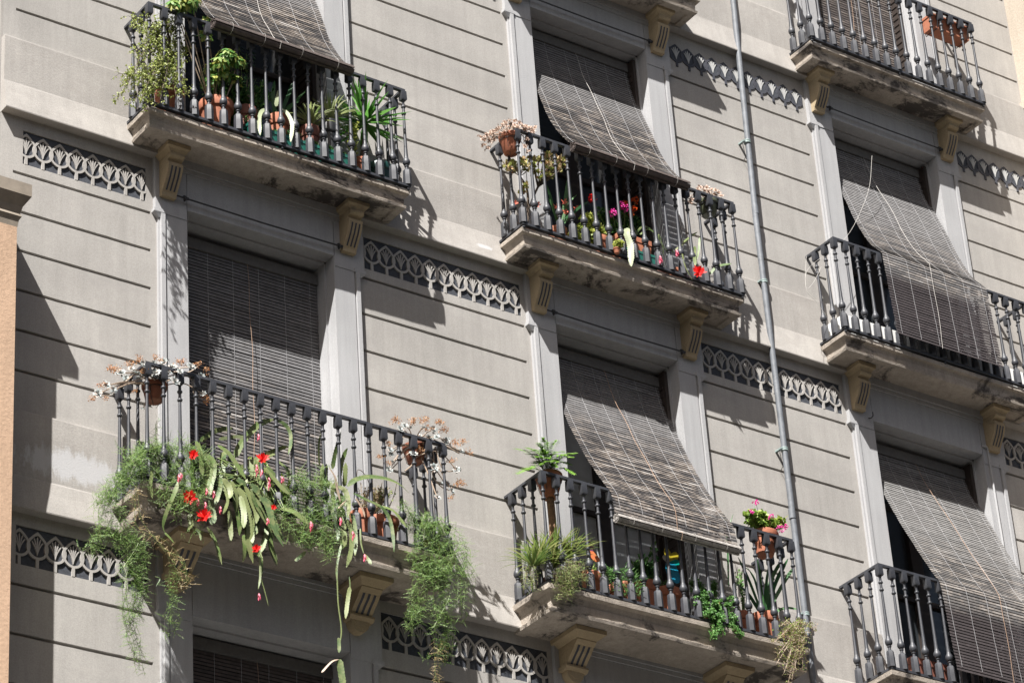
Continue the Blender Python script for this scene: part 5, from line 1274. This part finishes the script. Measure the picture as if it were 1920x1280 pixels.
pads = [([(380, 450), (400, 330), (430, 220), (455, 125)], -.5, .040), ([(440, 540), (460, 400), (490, 310), (515, 265)], -.48, .036), ([(480, 600), (490, 500), (495, 390)], -.5, .04), ([(345, 620), (325, 520), (330, 400)], -.45, .036), ([(270, 430), (262, 320), (265, 220), (285, 140)], -.46, .026), ([(310, 650), (290, 560), (300, 400)], -.52, .038), ([(510, 600), (580, 545), (700, 520), (850, 540), (960, 590), (1040, 660)], -.56, .048), ([(420, 600), (490, 640), (520, 740), (515, 870)], -.58, .044), ([(560, 660), (680, 720), (800, 780), (870, 880), (900, 1020), (910, 1170)], -.58, .030), ([(800, 770), (900, 810), (970, 890), (1020, 960)], -.56, .03), ([(540, 830), (570, 920), (580, 1050), (575, 1200)], -.6, .034), ([(510, 880), (540, 1000), (540, 1150), (500, 1300)], -.6, .04), ([(470, 940), (485, 1040), (480, 1120)], -.6, .042), ([(370, 760), (400, 880), (430, 1000), (425, 1080)], -.58, .032), ([(620, 960), (625, 1080), (650, 1180)], -.6, .014), ([(650, 1180), (690, 1230), (720, 1275)], -.6, .03), ([(60, 1240), (110, 1200), (160, 1150)], -.58, .03), ([(400, 640), (470, 700), (500, 780)], -.55, .04), ([(420, 560), (380, 640), (400, 760)], -.52, .036), ([(350, 560), (400, 620), (470, 640)], -.5, .036), ([(440, 800), (460, 900), (500, 980)], -.58, .04)]
m = MB()
for pl, y, w_ in pads: strap(m, px(pl, *K6, (y+.05, y)), w_, Vector((-.35+RN.uniform(-.3, .4), -1, .25)))
for pl, w_ in (([(655, 1080), (656, 1105), (648, 1160)], .012), ([(656, 1100), (652, 1125), (648, 1160)], .034), ([(632, 1075), (634, 1130), (640, 1180), (636, 1215)], .012), ([(635, 1195), (636, 1215), (636, 1225)], .028), ([(636, 1235), (640, 1260), (646, 1300)], .055), ([(640, 1020), (632, 1060), (632, 1090)], .02)): strap(m, px(pl, *F1, -.6), w_)
part(m, 'foliage', G['cactus'], t)
m = MB(); strap(m, px([(350, 440), (400, 520), (420, 620), (450, 740)], *K6, -.57), .028); strap(m, px([(580, 700), (640, 800), (660, 870)], *K6, -.57), .016); strap(m, px([(430, 790), (500, 720)], *K6, -.57), .016); strap(m, px([(603, 1260), (622, 1240), (637, 1235)], *F1, -.6), .018); part(m, 'withered_pads', G['stem'], t)
for u, v in ((195, 915), (555, 1000), (655, 1195), (448, 880)): f_ = MB(); bud(f_, px([(u, v-14)], *K6, -.62)[0], .062); part(f_, 'flower', G['pink'], t)
t, c0 = greenpot('reddish leafed little shrub in a terracotta pot right of the tall orchid cactus', 680, 985, -.28, .10, .34)
m = MB(); ms = MB(); bushy(m, ms, at(700, 920, -.32), Vector((.17, .06, .07)), 46, None, .024, .009, c0+Vector((0, 0, .14)), 2); part(m, 'foliage', G['dry'], t); m = MB(); bushy(m, ms, at(725, 920, -.3), Vector((.09, .05, .06)), 20, None, .024, .014, c0+Vector((0, 0, .14)), 1.2); part(m, 'green_foliage', G['perl'], t); part(ms, 'stems', G['stem'], t)
t, c0 = greenpot('wide terracotta pot with cut stems near the right end of the lower left balcony', 716, 992, -.30, .14, .30)
ms = MB()
for pl in ([(716, 975), (712, 940), (716, 905)], [(720, 975), (738, 930), (745, 900)], [(712, 975), (690, 900), (672, 880), (668, 900)]): ms.tube(smooth_pts(px(pl, *F1, -.3), 6), .003, 4)
part(ms, 'stems', BARK, t)
t, c0 = greenpot('small terracotta pot of green sprigs behind the middle of the lower left railing', 520, 930, -.26, .08, .14)
m = MB(); ms = MB(); bushy(m, ms, at(525, 905, -.35), Vector((.16, .06, .09)), 40, None, .028, .015, c0+Vector((0, 0, .13)), 1.6); bushy(m, ms, at(480, 870, -.35), Vector((.14, .06, .08)), 30, None, .028, .015, c0+Vector((0, 0, .13)), 1.4); part(m, 'foliage', G['perl'], t); part(ms, 'stems', G['stemg'], t)
# ---- right-hand balconies
p1, p2 = at(1745, 45, -.22), at(1800, 62, -.22); z_ = p1.z
t = plant('empty terracotta trough held inside the right end of the top right railing', ((p1.x+p2.x)/2, -.22, z_-.1), cat='planter', name='planter')
trough(t, Vector((p1.x-.06, -.22, z_-.10)), Vector((p2.x+.05, -.22, z_-.10)), .17, .17, TERRA)
m = MB()
for x in (p1.x, p2.x): m.tube([(x, -.34, z_+.02), (x, -.30, z_-.11), (x, -.13, z_-.11), (x, -.11, z_+.0)], .005, 4)
part(m, 'holder', IROND, t)
t = plant('long terracotta trough coloured dark for the shade behind the bottom right railing', foot(1722, 1222, -.15, FL1), cat='planter', name='planter'); c0 = t.location.copy()
trough(t, c0-Vector((.17, 0, 0)), c0+Vector((.25, 0, 0)), .16, .36, TERRAD)  # brown pot colour puts the shade onto a terracotta trough
t = thing('loose_cable', 'thin pale cable looping down the wall to the left corner of the right railing', 'cable', tuple(at(1600, 420, -.1)))
m = MB(); P = px([(1635, 292), (1630, 350), (1612, 400), (1590, 440), (1560, 470), (1530, 490), (1512, 510), (1512, 540), (1525, 530), (1540, 500)], *F1, (-.12, -.3)); m.tube(smooth_pts(P, 6), .0017, 4, False)
P = px([(1512, 480), (1510, 520), (1514, 548), (1530, 565), (1548, 590)], *F1, -.3); m.tube(smooth_pts(P, 6), .0017, 4, False); part(m, 'cord', ROPE_W, t)
